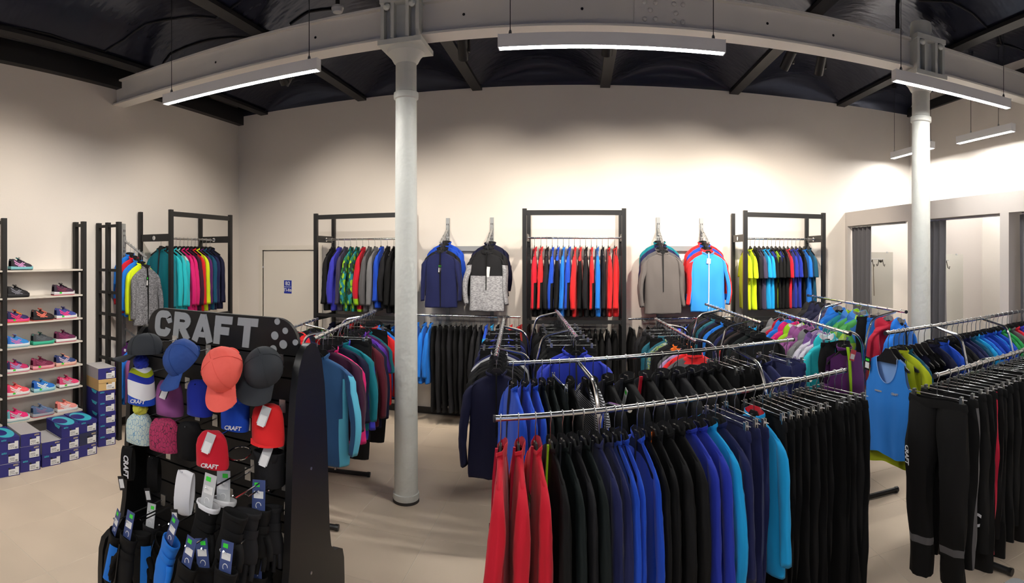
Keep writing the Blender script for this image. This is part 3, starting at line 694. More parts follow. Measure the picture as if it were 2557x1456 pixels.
# ================================================================== floor racks, each with a low and a raised rail
def tube_arc(pts, n=5):
    """rounded polyline"""
    P = [Vector(p) for p in pts]; out = [P[0]]
    for i in range(1, len(P) - 1):
        a, b, c = P[i - 1], P[i], P[i + 1]; r = min((b - a).length, (c - b).length, .12) * .5
        p0 = b + (a - b).normalized() * r; p1 = b + (c - b).normalized() * r
        for k in range(n + 1):
            t = k / n; out.append(p0 * (1 - t) ** 2 + b * 2 * t * (1 - t) + p1 * t * t)
    out.append(P[-1]); return out
def rack(low, high, label, tl=(.2, .78), th_=(.2, .78)):
    l0, l1, h0, h1 = [Vector(p) for p in (*low, *high)]
    r = empty('clothes_rack', ((l0 + h1) / 2).to_2d().to_3d()); tag(r, label, 'clothes rack', 'chrome double rail racks'); o = r.location
    capm = mat('navy end plug', lin(30, 30, 40), 0.5)
    for a, b in ((l0, l1), (h0, h1)):
        part('rail', MB().tube([a - o, b - o], .0125, 14), CHROME, r)
        for e, dd in ((a, (a - b).normalized()), (b, (b - a).normalized())): part('end_cap', MB().tube([e - o, e + dd * .008 - o], .0145, 12), capm, r)
    legs = []; dh = h1 - h0; th_ = [max(.04, min(.96, ((l0 + (l1 - l0) * t - h0).to_2d().dot(dh.to_2d())) / dh.to_2d().length_squared)) for t in tl]    # arms square to the rails
    for ta, tb in zip(tl, th_):
        A = l0 + (l1 - l0) * ta; B = h0 + (h1 - h0) * tb; m = (A + B) / 2; zt = min(A.z, B.z) - .13
        legs.append(m)
        for Q in (A, B):
            path = tube_arc([Q - Vector((0, 0, .012)), Vector((m.x + (Q.x - m.x) * .25, m.y + (Q.y - m.y) * .25, Q.z - .055)), Vector((m.x + (Q.x - m.x) * .06, m.y + (Q.y - m.y) * .06, zt)), Vector((m.x, m.y, zt - .2))])
            part('arm', MB().tube([p - o for p in path], .011, 10), CHROME, r)
        part('leg', MB().tube([Vector((m.x, m.y, zt - .15)) - o, Vector((m.x, m.y, .03)) - o], .015, 12), CHROME, r)
        d = (A - B).to_2d().to_3d().normalized() * .3
        f0, f1 = Vector((m.x, m.y, .025)) - d, Vector((m.x, m.y, .025)) + d
        part('foot', MB().tube([f0 - o, f1 - o], .02, 10), BLKMET, r)
        for e, s in ((f0, -1), (f1, 1)): part('foot_cap', MB().tube([e - o, e + d.normalized() * s * .025 - o], .0235, 10), BLKPL, r)
    part('cross_bar', MB().tube([Vector((legs[0].x, legs[0].y, .2)) - o, Vector((legs[1].x, legs[1].y, .2)) - o], .0125, 10), CHROME, r)
    return dict(low=tuple(tl), high=tuple(th_))
def V(px, py, z): return at_z(px, py, z)
# rail end points read from the photo; heights from the length of the clothes hung on them
A0, A1 = V(1237, 1045, 1.36), V(2110, 925, 1.36)
B0, B1 = V(1270, 908, 1.42), V(1980, 848, 1.42)
C0, C1 = V(1238, 893, 1.33), V(1258, 797, 1.33)
D0, D1 = V(1441, 845, 1.46), V(1389, 776, 1.46)
E0, E1 = V(1739, 855, 1.34), V(1636, 796, 1.34)
H0, H1 = V(1902, 807, 1.46), V(1763, 760, 1.46)
K0, K1 = V(2122, 834, 1.42), V(1937, 777, 1.42)
N0, N1 = V(2262, 779, 1.53), V(2018, 738, 1.53)
P0_, P1_ = V(2335, 939, 1.37), V(2557, 875, 1.37); P1_ = P0_ + (P1_ - P0_) * 1.5
Q0, Q1 = V(2212, 832, 1.51), V(2557, 776, 1.51)
S0, S1 = V(783, 846, 1.46), V(938, 776, 1.46)
U0 = S0 + Vector((-.62, .05, -.1)); U1 = S1 + Vector((-.6, -.05, -.1))
RK1 = rack((A0, A1), (B0, B1), 'chrome double rail rack carrying the red softshells and royal blue jackets', (.31, .86), (.2, .83))
RK2 = rack((C0, C1), (D0, D1), 'chrome double rail rack carrying the navy half-zip and the violet-blue jackets')
RK3 = rack((E0, E1), (H0, H1), 'chrome double rail rack carrying the teal knit top and dark sweaters')
RK4 = rack((K0, K1), (N0, N1), "chrome double rail rack carrying hooded children's jackets")
RK5 = rack((P0_, P1_), (Q0, Q1), 'chrome double rail rack carrying the blue tank top and black trousers', (.52, .94), (.33, .9))
RK6 = rack((U0, U1), (S0, S1), 'chrome double rail rack standing behind the cap display')

W_A = 'from the red end of the long low rail'
its = [G('jacket', 'red', 'red softshell jacket', lining='crimson', zipc='crimson', depth=.85, yaw=-10), G('jacket', 'red', 'red softshell jacket', lining='crimson', zipc='crimson', depth=.75), G('jacket', 'red', 'red softshell jacket', lining='crimson', zipc='crimson', depth=.75, extras=[hang_tag(.03, -.08, -.26)]),
 G('jacket', 'black', 'black jacket with green zip', zipc='lime'), G('jacket', 'darkgreen', 'dark green softshell'), G('jacket', 'charcoal', 'charcoal softshell', depth=.7), G('jacket', 'darkgreen', 'dark green softshell', depth=.8),
 G('jacket', 'navy', 'navy softshell', depth=.8), G('jacket', 'navy', 'navy softshell'), G('jacket', 'royal', 'royal blue softshell'), G('jacket', 'royal', 'royal blue softshell', depth=.75), G('jacket', 'royal', 'royal blue softshell', depth=.85),
 G('jacket', 'black', 'black softshell with orange zip', zipc='orange', depth=.8), G('jacket', 'black', 'black softshell with orange zip', zipc='orange', depth=.7), G('jacket', 'black', 'black softshell'), G('jacket', 'black', 'black softshell', depth=.7),
 G('jacket', 'cobalt', 'cobalt blue softshell', depth=.8), G('jacket', 'cobalt', 'cobalt blue softshell', depth=.75), G('jacket', 'cyan', 'cyan softshell', depth=.8), G('jacket', 'navy', 'navy softshell', depth=.8),
 G('trousers', 'navy', 'navy ski trousers'), G('trousers', 'navy', 'navy ski trousers'), G('trousers', 'navy', 'navy ski trousers'), G('jacket', 'cyan', 'cyan jacket with red collar lining', lining='red', depth=.95)]
pxA = [1245, 1297, 1335, 1388, 1408, 1429, 1445, 1490, 1517, 1537, 1557, 1575, 1603, 1632, 1655, 1690, 1717, 1740, 1762, 1782, 1815, 1832, 1856, 1884]
tr = [G('trousers', 'black', 'black ski trousers', extras=([printed('NORDSKI', .045, FRONT(-.13, -.066, -.42, pi / 2))] if k in (1, 4) else [])) for k in range(12)]
fill(A0, A1, its + tr, W_A, 'clothes on the long low rail', pxA + [1908 + 17.5 * k for k in range(12)], yaw=5, arms=RK1['low'], sx=.98)
W_B = 'from the blue end of the raised rail'
its = [G('jacket', 'royal', 'royal blue softshell', depth=.7), G('jacket', 'royal', 'royal blue softshell', depth=.7), G('jacket', 'royal', 'royal blue softshell', depth=.7), G('jacket', 'darkgreen', 'dark green softshell', depth=.6), G('jacket', 'darkgreen', 'dark green softshell', depth=.6),
 G('trousers', 'darkgreen', 'dark green ski trousers'), G('jacket', 'black', 'black jacket'), G('sweater', 'stripes', 'black and white striped sweater', acc='black', depth=.6), G('sweater', 'stripes', 'black and white striped sweater', acc='black', depth=.6), G('jacket', 'black', 'black softshell'), G('jacket', 'black', 'black softshell with white tag', extras=[hang_tag(.1, -.06, -.13, .035, .11, WHITEP, True, .5)]),
 G('jacket', 'black', 'black softshell', zipc='red'), G('jacket', 'black', 'black softshell'), G('jacket', 'charcoal', 'charcoal softshell'), G('jacket', 'black', 'black softshell'), G('jacket', 'black', 'black softshell'), G('jacket', 'black', 'black softshell'),
 G('trousers', 'black', 'black trousers'), G('trousers', 'black', 'black trousers'), G('trousers', 'black', 'black trousers'), G('trousers', 'black', 'black trousers'), G('jacket', 'navy', 'navy softshell'), G('jacket', 'navy', 'navy softshell'), G('trousers', 'navy', 'navy trousers'), G('trousers', 'navy', 'navy trousers')]
fill(B0, B1, its, W_B, 'clothes on the raised rail behind the red softshells', [1293, 1317, 1336, 1352, 1370, 1392, 1425, 1447, 1465, 1497, 1565, 1625, 1646, 1690, 1737, 1762, 1790, 1808, 1822, 1838, 1852, 1882, 1903, 1930, 1952], yaw=5, arms=RK1['high'], sx=.98)
W_C = 'from the navy half-zip end of its rail'
its = [G('jacket', 'darknavy', 'navy half-zip top with yellow cuffs', zipc='black', acc='acid', mode='plain', depth=1.0, yaw=4, s=1.02, len=1.16)] + [G(k, c, t) for k, c, t in [('tee', 'black', 'black sports shirt'), ('tee', 'black', 'black sports shirt'), ('tee', 'charcoal', 'charcoal sports shirt'), ('tee', 'black', 'black sports shirt'), ('jacket', 'lightgrey', 'light grey jacket'), ('jacket', 'navy', 'navy jacket'), ('trousers', 'black', 'black trousers'), ('trousers', 'black', 'black trousers'), ('jacket', 'navy', 'navy jacket'), ('tee', 'cobalt', 'cobalt blue shirt'), ('trousers', 'black', 'black trousers'), ('jacket', 'navy', 'navy and blue jacket'), ('tee', 'cobalt', 'cobalt blue shirt'), ('trousers', 'black', 'black trousers'), ('jacket', 'darknavy', 'dark navy jacket'), ('jacket', 'black', 'black jacket'), ('trousers', 'black', 'black trousers')]]
fill(C0, C1, its, W_C, 'clothes on the navy half-zip rail', sx=.84, arms=RK2['low'])
W_D = 'from the violet-blue end of its rail'
its = [G('jacket', 'cobalt', 'violet-blue jacket with black chest pocket', depth=1.0, lining='black', yaw=-3, extras=[printed('noname', .05, FRONT(.13, -.078, -.4, -pi / 2 + .2))]), G('jacket', 'cobalt', 'violet-blue jacket', depth=.8, lining='black', yaw=4, s=1.05)] + [G(k, c, t) for k, c, t in [('trousers', 'black', 'black trousers'), ('jacket', 'black', 'black jacket'), ('trousers', 'black', 'black trousers'), ('tee', 'black', 'black sports shirt'), ('trousers', 'charcoal', 'charcoal trousers'), ('jacket', 'black', 'black jacket'), ('trousers', 'black', 'black trousers'), ('jacket', 'charcoal', 'charcoal jacket'), ('trousers', 'black', 'black trousers'), ('jacket', 'black', 'black jacket'), ('trousers', 'black', 'black trousers'), ('tee', 'charcoal', 'charcoal sports shirt'), ('jacket', 'black', 'black jacket')]]
fill(D0, D1, its, W_D, 'clothes on the violet-blue jacket rail', sx=.9, arms=RK2['high'])
W_E = 'on the teal knit rail from its aisle end'
its = [G(k, c, t, **o) for k, c, t, o in [('sweater', 'midgrey', 'dark grey sweater with red shoulders', dict(acc='brightred', yaw=-25)), ('sweater', 'brightred', 'red sweater', {}), ('sweater', 'lilac', 'pale lilac sweater', {}), ('tee', 'midgrey', 'grey shirt', dict(acc='orange')), ('sweater', 'black', 'black sweater with orange neck', dict(acc='orange')), ('sweater', 'black', 'black sweater', {}), ('tee', 'charcoal', 'charcoal shirt', {}), ('sweater', 'speckle', 'speckled green top', {}), ('sweater', 'tealknit', 'teal knit top', {}), ('trousers', 'black', 'black tights', {}), ('sweater', 'tealknit', 'teal knit top', {}), ('trousers', 'black', 'black tights', {}), ('sweater', 'black', 'black sweater', {}), ('trousers', 'charcoal', 'charcoal tights', {}), ('sweater', 'charcoal', 'charcoal sweater', {})]]
fill(E0, E1, its, W_E, 'clothes on the teal knit rail', sx=.85, arms=RK3['low'])
W_H = 'on the dark sweater rail from its aisle end'
its = [G(k, c, t, **o) for k, c, t, o in [('sweater', 'black', 'black sweater', {}), ('sweater', 'darkgreen', 'dark green sweater', {}), ('sweater', 'charcoal', 'charcoal sweater', {}), ('sweater', 'brown', 'brown sweater', {}), ('sweater', 'black', 'black sweater', {}), ('sweater', 'navy', 'navy sweater', {}), ('sweater', 'charcoal', 'charcoal sweater', {}), ('sweater', 'black', 'black sweater', {}), ('sweater', 'blue', 'bright blue sweater', {}), ('sweater', 'black', 'black sweater', {}), ('sweater', 'darknavy', 'dark navy sweater', {}), ('sweater', 'tealknit', 'teal knit sweater', {}), ('sweater', 'black', 'black sweater', {}), ('sweater', 'darknavy', 'dark navy sweater', {}), ('sweater', 'charcoal', 'charcoal sweater', {}), ('sweater', 'black', 'black sweater', {})]]
fill(H0, H1, its, W_H, 'clothes on the dark sweater rail', yaw=6, sx=.88, arms=RK3['high'])
W_K = 'from the purple vest end of its rail'
its = [G('vest', 'purple', 'purple vest with lime zip', zipc='lime', depth=1.0, yaw=22, extras=[hang_tag(.03, -.085, -.11, .06, .09, mat('red white tag', lin(210, 80, 90), .5), False, .35)])] + [G(k, c, t, **o) for k, c, t, o in [('trousers', 'black', 'black ski trousers', dict(s=.8)), ('hooded', 'turquoise', 'turquoise hooded jacket', dict(lining='white', depth=1.0, yaw=15)), ('hooded', 'lilacprint', 'lilac printed hooded jacket', dict(lining='white')), ('hooded', 'lilacprint', 'lilac printed hooded jacket', dict(lining='lilac')), ('hooded', 'grey', 'grey hooded jacket', {}), ('hooded', 'mauve', 'mauve hooded jacket', dict(lining='mauve')), ('hooded', 'mauve', 'mauve hooded jacket', dict(lining='mauve')), ('hooded', 'lime', 'lime hooded jacket', dict(lining='white')), ('hooded', 'pink', 'pink hooded jacket', dict(lining='pink')), ('hooded', 'blue', 'bright blue hooded jacket', dict(lining='blue')), ('hooded', 'crimson', 'crimson hooded jacket', {}), ('hooded', 'grey', 'grey hooded jacket', {})]]
fill(K0, K1, its, W_K, "children's jackets on the purple vest rail", sx=.9, arms=RK4['low'])
W_N = 'from the red hood end'
its = [G(k, c, t, **o) for k, c, t, o in [('hooded', 'blue', 'bright blue hooded jacket with red cuffs', dict(lining='grey', acc='red', mode='hem', depth=1.0, yaw=25)), ('hooded', 'crimson', 'red hooded jacket', dict(lining='grey', depth=1.0, yaw=20)), ('trousers', 'blue', 'bright blue ski trousers', dict(s=.75)), ('trousers', 'black', 'black ski trousers', dict(s=.8)), ('hooded', 'bluegreenprint', 'blue and green printed hooded jacket', dict(lining='grey', depth=1.0)), ('hooded', 'bluegreenprint', 'blue and green printed hooded jacket', dict(lining='lime')), ('jacket', 'teal', 'teal fleece jacket', {}), ('hooded', 'blue', 'bright blue hooded jacket', dict(lining='grey', depth=1.0)), ('hooded', 'greypurple', 'grey purple hooded jacket', {}), ('hooded', 'darknavy', 'dark navy hooded jacket', dict(depth=1.0)), ('hooded', 'darknavy', 'dark navy hooded jacket', {}), ('hooded', 'charcoal', 'charcoal hooded jacket', {})]]
fill(N0, N1, its, W_N, "children's jackets on the top rail", sx=.9, arms=RK4['high'])
W_Q = 'from the tank top end of its rail'
its = [G('tank', 'tank', 'bright blue running tank top', acc='tanklight', depth=1.1, yaw=-2, s=.97, extras=[hang_tag(-.17, -.05, -.15, .05, .09, None, True, .1), printed('noname', .02, FRONT(-.07, -.052, -.36), 'lightgrey'), printed('CRAFT', .02, FRONT(.08, -.052, -.36), 'lightgrey')]), G('tank', 'acid', 'lime yellow running tank top', depth=.8, s=1.06, yaw=5)] + [G(k, c, t, **o) for k, c, t, o in [('tee', 'acid', 'lime yellow running shirt', {}), ('tee', 'petrol', 'petrol blue running shirt', {}), ('tank', 'darknavy', 'dark navy tank top', {}), ('tank', 'darknavy', 'dark navy tank top', {}), ('tank', 'black', 'black tank top', {}), ('tank', 'black', 'black tank top', {}), ('tee', 'darknavy', 'dark navy running shirt', {}), ('tee', 'royal', 'royal blue running shirt', {}), ('sweater', 'black', 'black running top', {}), ('sweater', 'charcoal', 'charcoal running top', {}), ('sweater', 'navy', 'navy running top', {}), ('sweater', 'navy', 'navy running top', {}), ('tee', 'petrol', 'petrol running shirt', {}), ('tee', 'cyan', 'cyan running shirt', {}), ('tee', 'blue', 'bright blue running shirt', {}), ('tee', 'royal', 'royal blue running shirt', {}), ('tee', 'royal', 'royal blue running shirt', {}), ('tee', 'blue', 'bright blue running shirt', {}), ('tee', 'royal', 'royal blue running shirt', {}), ('tee', 'green', 'green running shirt', {}), ('tee', 'green', 'green running shirt', {}), ('tee', 'midgrey', 'grey running shirt', {}), ('tee', 'red', 'red running shirt', {}), ('tee', 'violetblue', 'violet running shirt', {}), ('tee', 'darknavy', 'dark navy running shirt', {})]]
fill(Q0, Q1, its, W_Q, 'clothes on the tank top rail', [2216, 2232, 2246, 2256, 2266, 2278, 2290, 2306, 2326, 2346, 2362, 2378, 2392, 2402, 2414, 2426, 2436, 2446, 2456, 2468, 2478, 2490, 2502, 2514, 2526, 2538, 2550], yaw=5, sx=.97, arms=RK5['high'])
W_P = 'from the free end of the black trousers rail'
its = [G('trousers', 'black', 'black training trousers' + (' with reflective bands' if k == 0 else ''), mode=('band' if k == 0 else 'stripe' if k in (1, 4) else 'plain'), acc='midgrey' if k < 2 else 'crimson', depth=(1.0 if k == 0 else .8), len=1.0 - .06 * (k % 3), extras=([printed('CRAFT', .035, FRONT(-.17, -.055, -.45, pi / 2))] if k == 0 else [printed('1C', .12, FRONT(.1, -.075, -.9))] if k == 2 else [])) for k in range(22)]
fill(P0_, P1_, its, W_P, 'black trousers on clip hangers', yaw=6, sx=.96, arms=RK5['low'])
W_S = 'from the cap stand end of its rail'
its = [G(k, c, t, **o) for k, c, t, o in [('jacket', 'denim', 'denim jacket with pale blue stripes', dict(acc='skyblue', mode='side', zipc='turquoise', depth=1.0)), ('jacket', 'plum', 'dark plum jacket', dict(len=.85)), ('jacket', 'pink', 'pink jacket', dict(depth=.9)), ('jacket', 'darknavy', 'dark navy jacket', dict(len=.85)), ('jacket', 'teal', 'teal jacket', dict(len=.9)), ('jacket', 'violetblue', 'violet-blue jacket', dict(depth=.9)), ('trousers', 'black', 'black shorts on clips', dict(len=.9)), ('trousers', 'black', 'black tights', dict(len=.85)), ('jacket', 'burgundy', 'burgundy jacket', {}), ('jacket', 'darknavy', 'dark navy jacket', dict(len=1.05)), ('tee', 'violet', 'violet running shirt', {}), ('tee', 'purple', 'purple running shirt', {}), ('tee', 'teal', 'teal running shirt', dict(len=1.1, depth=1.0)), ('trousers', 'black', 'black tights', {}), ('jacket', 'brightred', 'bright red jacket', {}), ('tee', 'blue', 'bright blue running shirt', {}), ('jacket', 'black', 'black jacket', {})]]
fill(S0, S1, its, W_S, 'clothes on the rail behind the cap stand', arms=RK6['high'])
W_U = 'from the cap stand end of the lower rail'
its = [G(k, c, t, **o) for k, c, t, o in [('jacket', 'lilac', 'lilac jacket', {}), ('jacket', 'mauve', 'mauve jacket', {}), ('jacket', 'blue', 'bright blue jacket', {}), ('jacket', 'lilac', 'lilac jacket', {}), ('tee', 'black', 'black shirt', {}), ('jacket', 'darknavy', 'dark navy jacket', {}), ('jacket', 'lime', 'lime jacket', {}), ('jacket', 'darknavy', 'dark navy jacket', {}), ('hooded', 'brightred', 'bright red hooded jacket', {}), ('hooded', 'darknavy', 'dark navy hooded jacket', {}), ('jacket', 'brightred', 'bright red jacket', {}), ('jacket', 'lightgrey', 'light grey jacket', {}), ('jacket', 'green', 'green jacket', {})]]
fill(U0, U1, its, W_U, 'clothes on the lower rail behind the cap stand', arms=RK6['low'])
# ================================================================== racks fixed to the walls
def frame_rack(M, Wd, label, group, shelf=True, H=2.51, dep=.54):
    """local: x along the wall, y = -dep at the front uprights, 0 at the wall"""
    r = empty('frame_rack', M=M); tag(r, label, 'wall rack', group)
    for x in (0, Wd):
        part('front_upright', MB().bb(x - .024, x + .024, -dep - .02, -dep + .02, 0, H), BLKMET, r, smooth=False)
        part('rear_upright', MB().bb(x - .022, x + .022, -.057, -.017, 0, H), BLKMET, r, smooth=False)
        part('side_arm', MB().bb(x - .012, x + .012, -dep, -.02, 2.15, 2.235), BLKMET, r, smooth=False)
        part('side_arm', MB().bb(x - .012, x + .012, -dep, -.02, 1.17, 1.23), BLKMET, r, smooth=False)
        part('rail_socket', MB().tube([(x - .016, -.278, 2.19), (x + .016, -.278, 2.19)], .026, 14), CHROME, r)
    part('top_bar', MB().bb(0, Wd, -dep - .016, -dep + .016, H - .075, H - .02), BLKMET, r, smooth=False)
    part('upper_rail', MB().tube([(0, -.278, 2.19), (Wd, -.278, 2.19)], .0125, 12), CHROME, r)
    part('lower_rail', MB().tube([(0, -.278, 1.21), (Wd, -.278, 1.21)], .0125, 12), CHROME, r)
    part('front_bar', MB().bb(0, Wd, -dep - .012, -dep + .012, 1.225, 1.265), BLKMET, r, smooth=False)
    return r
def wall_pts(M, Wd, z, y=-.278): return M @ Vector((.04, y, z)), M @ Vector((Wd - .04, y, z))
DEP = .54; YR = YB - DEP
def span(pa, pb): return YR * tan(th(pa)), YR * tan(th(pb))
b0, b1 = span(789, 1003); c0, c1 = span(1310, 1558); d0, d1 = span(1861, 2056)
MA = Matrix.Translation((XL, 4.49, 0)) @ Matrix.Rotation(pi / 2, 4, 'Z')      # along +y, front towards +x
MA2 = Matrix.Translation((XL, 5.65, 0)) @ Matrix.Rotation(-pi / 2, 4, 'Z') @ Matrix.Scale(-1, 4, (0, 1, 0))
MBk, MC, MD = [Matrix.Translation((x, YB, 0)) for x in (b0, c0, d0)]
frame_rack(MA, 1.12, 'black steel wall rack holding a rainbow of running jackets in the corner', 'black wall racks')
frame_rack(MBk, b1 - b0, 'black steel wall rack next to the white door', 'black wall racks')
frame_rack(MC, c1 - c0, 'black steel wall rack holding red, blue and black jackets', 'black wall racks')
frame_rack(MD, d1 - d0, 'black steel wall rack next to the fitting rooms', 'black wall racks')
J = lambda c, t, **k: G('jacket', c, t, **k)
a0, a1 = wall_pts(MA, 1.12, 2.19)
fill(a0, a1, [J('teal', 'teal running jacket', depth=.9), J('turquoise', 'turquoise running jacket', depth=.7), J('turquoise', 'turquoise running jacket'), J('mint', 'pale turquoise running jacket', mode='side', acc='turquoise'), J('pink', 'pink running jacket', depth=.8), J('pink', 'pink running jacket'), J('plum', 'dark plum running jacket'), J('brightred', 'bright red running jacket', depth=.7), J('yellow', 'neon yellow running jacket'), J('purple', 'purple running jacket'), J('petrol', 'petrol running jacket', depth=.7), J('navy', 'navy running jacket'), J('darknavy', 'dark navy running jacket')], 'from the shoe wall side of the corner rack', 'jackets on the corner rack', yaw=5, t0=.07, ln=1.28, sx=.86, arms=(-.012, 1.012))
a0, a1 = wall_pts(MA, 1.12, 1.21)
fill(a0, a1, [G('trousers', 'black', 'black running tights') for k in range(9)], 'from the shoe wall on the corner lower rail', 'tights under the corner rack', sx=.88, arms=(-.012, 1.012))
a0, a1 = wall_pts(MBk, b1 - b0, 2.19)
fill(a0, a1, [J('charcoal', 'charcoal jacket'), J('violetblue', 'violet-blue jacket'), J('greypurple', 'grey jacket'), J('greenprint', 'green camouflage print jacket', depth=.8), J('greenprint', 'green camouflage print jacket'), J('red', 'red jacket', acc='lime', mode='hem'), J('midgrey', 'grey jacket'), J('grey', 'pale grey jacket'), J('royal', 'royal blue jacket', depth=.8, s=.94), J('charcoal', 'charcoal jacket', s=.94), J('black', 'black jacket'), J('black', 'black jacket')], 'from the door end of the door rack', 'jackets on the rack by the door', ln=1.28, sx=.86, yaw=3, arms=(-.012, 1.012))
a0, a1 = wall_pts(MBk, b1 - b0, 1.21)
fill(a0, a1, [J(c, t) for c, t in [('darknavy', 'dark navy jacket'), ('black', 'black jacket'), ('black', 'black jacket'), ('brightred', 'bright red jacket'), ('black', 'black jacket'), ('brightred', 'bright red jacket'), ('blue', 'bright blue jacket'), ('black', 'black jacket'), ('teal', 'teal jacket'), ('black', 'black jacket'), ('blue', 'bright blue jacket'), ('blue', 'bright blue jacket')]], "from the door on the door rack's low rail", 'jackets under the rack by the door', sx=.88, arms=(-.012, 1.012))
a0, a1 = wall_pts(MC, c1 - c0, 2.19)
fill(a0, a1, [J('red', 'red jacket with black hem', acc='black', mode='lower'), J('brightred', 'red jacket with black hem', acc='black', mode='lower'), J('charcoal', 'black jacket'), J('royal', 'royal blue jacket with black panels', acc='black', mode='lower'), J('royal', 'royal blue jacket with black panels', acc='black', mode='side'), J('blue', 'bright blue jacket'), J('royal', 'royal blue jacket with black panels', acc='black', mode='lower'), J('brightred', 'bright red jacket'), J('brightred', 'bright red jacket with black sides', acc='black', mode='side'), J('charcoal', 'charcoal jacket', depth=.8), J('brightred', 'bright red jacket with black hem', acc='charcoal', mode='lower'), J('blue', 'bright blue jacket'), J('charcoal', 'charcoal jacket'), J('brightred', 'bright red jacket', depth=.7), J('brightred', 'bright red jacket')], 'from the column side of the middle rack', 'jackets on the middle wall rack', yaw=5, ln=1.28, sx=.86, arms=(-.012, 1.012))
a0, a1 = wall_pts(MC, c1 - c0, 1.21)
fill(a0, a1, [G('trousers', 'black' if k % 3 else 'charcoal', 'black ski trousers' if k % 3 else 'charcoal ski trousers', len=.92) for k in range(14)], 'under the middle rack from the column side', 'trousers under the middle wall rack', sx=.88, arms=(-.012, 1.012))
a0, a1 = wall_pts(MD, d1 - d0, 2.19)
Tt = lambda c, t, **k: G('tee', c, t, **k)
fill(a0, a1, [Tt('yellow', 'neon yellow shirt with grey bands', depth=1.0, acc='yellow'), Tt('yellow', 'neon yellow shirt with grey bands', depth=.8), Tt('charcoal', 'charcoal shirt', depth=.8), Tt('greypurple', 'grey purple shirt'), Tt('cyan', 'cyan shirt', depth=.7), Tt('cyan', 'cyan shirt'), Tt('cobalt', 'cobalt shirt with black sides', acc='black', mode='side'), Tt('lime', 'lime and black shirt', acc='black', mode='side'), Tt('cobalt', 'cobalt shirt with black sides', acc='black', mode='side'), Tt('black', 'black shirt', depth=.7), Tt('red', 'red shirt'), Tt('cobalt', 'cobalt blue shirt'), Tt('cobalt', 'cobalt blue shirt'), Tt('black', 'black shirt'), Tt('blue', 'bright blue shirt'), Tt('petrol', 'petrol shirt')], 'from the light-blue display jacket side of the rack', 'shirts on the rack by the fitting rooms', yaw=8, ln=1.28, sx=.86, arms=(-.012, 1.012))
a0, a1 = wall_pts(MD, d1 - d0, 1.21)
fill(a0, a1, [Tt(c, t) for c, t in [('cyan', 'cyan shirt'), ('cyan', 'cyan shirt'), ('black', 'black shirt'), ('black', 'black shirt'), ('black', 'black shirt'), ('white', 'white shirt'), ('black', 'black shirt'), ('white', 'white shirt'), ('charcoal', 'charcoal shirt'), ('black', 'black shirt')]], 'on the low rail by the fitting rooms', 'shirts under the rack by the fitting rooms', sx=.88, arms=(-.012, 1.012))

# slotted wall standards with sloping display arms
SLOT = mat('slotted rail grey', lin(172, 174, 174), 0.4, 0.6)
def standard(M, label, dark=False, zt=2.45):
    s = empty('slotted_wall_rail', M=M); tag(s, label, 'wall rail', 'slotted wall rails')
    part('channel', MB().bb(-.022, .022, -.022, 0, .35, zt), SLOT, s, smooth=False)
    for side in (-1, 1):
        for k in range(12): part('slot', MB().bb(side * .01 - .004, side * .01 + .004, -.0225, -.021, zt - .1 - k * .06, zt - .07 - k * .06), BLACKP, s, smooth=False)
    return s
def sloping_arm(M, label, L=.36, drop=.18, z=2.31):
    a = empty('sloping_display_arm', M=M); tag(a, label, 'display arm', 'sloping display arms')
    p0, p1 = Vector((0, -.02, z)), Vector((0, -.02 - L, z - drop)); d = (p1 - p0).normalized(); u = Vector((1, 0, 0)).cross(d)
    part('bar', MB().tube([p0, p1], .014, 4), SLOT, a, smooth=False)
    part('bracket', MB().bb(-.012, .012, -.04, -.018, z - .08, z + .05), SLOT, a, smooth=False)
    for k in range(8):
        q = p0 + (p1 - p0) * (.12 + .115 * k); part('pin', MB().tube([q, q + Vector((0, 0, .035))], .003, 6), STEEL, a)
    return a, p0, p1
def display(M, p0, p1, items, where, group, facing=0.0, scale=1.0):
    """clothes facing the room, first item at the lower front end of a sloping arm"""
    n = len(items); run = (p0 - p1).to_2d().length * .84 / n; base = 0.0
    for i, (kind, main, desc, k) in enumerate(items):
        k = dict(k); p = p1 + (p0 - p1) * (.05 + .84 * i / n); s = k.pop('s', 1.0) * scale; base = radians(k.pop('yaw', 0)) * .35
        key = pick(kind, k.get('mode', 'plain')); y0, y1 = THICK[key]; dep = min(k.pop('depth', .8), 1.02 * run / ((y1 - y0) * s))
        if i == 0: dep = min(.8, dep * 1.25)
        Mx = M @ Matrix.Translation(p) @ Matrix.Rotation(base, 4, 'Z') @ Matrix.Rotation(radians(random.uniform(-.8, .8)), 4, 'Y')
        garment(kind, Mx @ Matrix.Translation((0, -(y0 + y1) / 2 * s * dep - (.012 if i == 0 else 0), 0)), '%s, %s %s' % (desc, ORD[i], where), group, main, scale=(s, s * dep, s * k.pop('len', 1.0) * 1.06), key=key, **k)
        hanger(Mx, 'black plastic hanger of the %s %s' % (ORD[i], where), 'hangers of ' + group, pm=None, scale=min(1.0, s))
xs = [YB * tan(th(p)) for p in (1119, 1229, 1643, 1751)]
labs = ['beside the iron column', 'beside the middle wall rack', 'behind the grey display jacket', 'behind the light-blue display jacket']
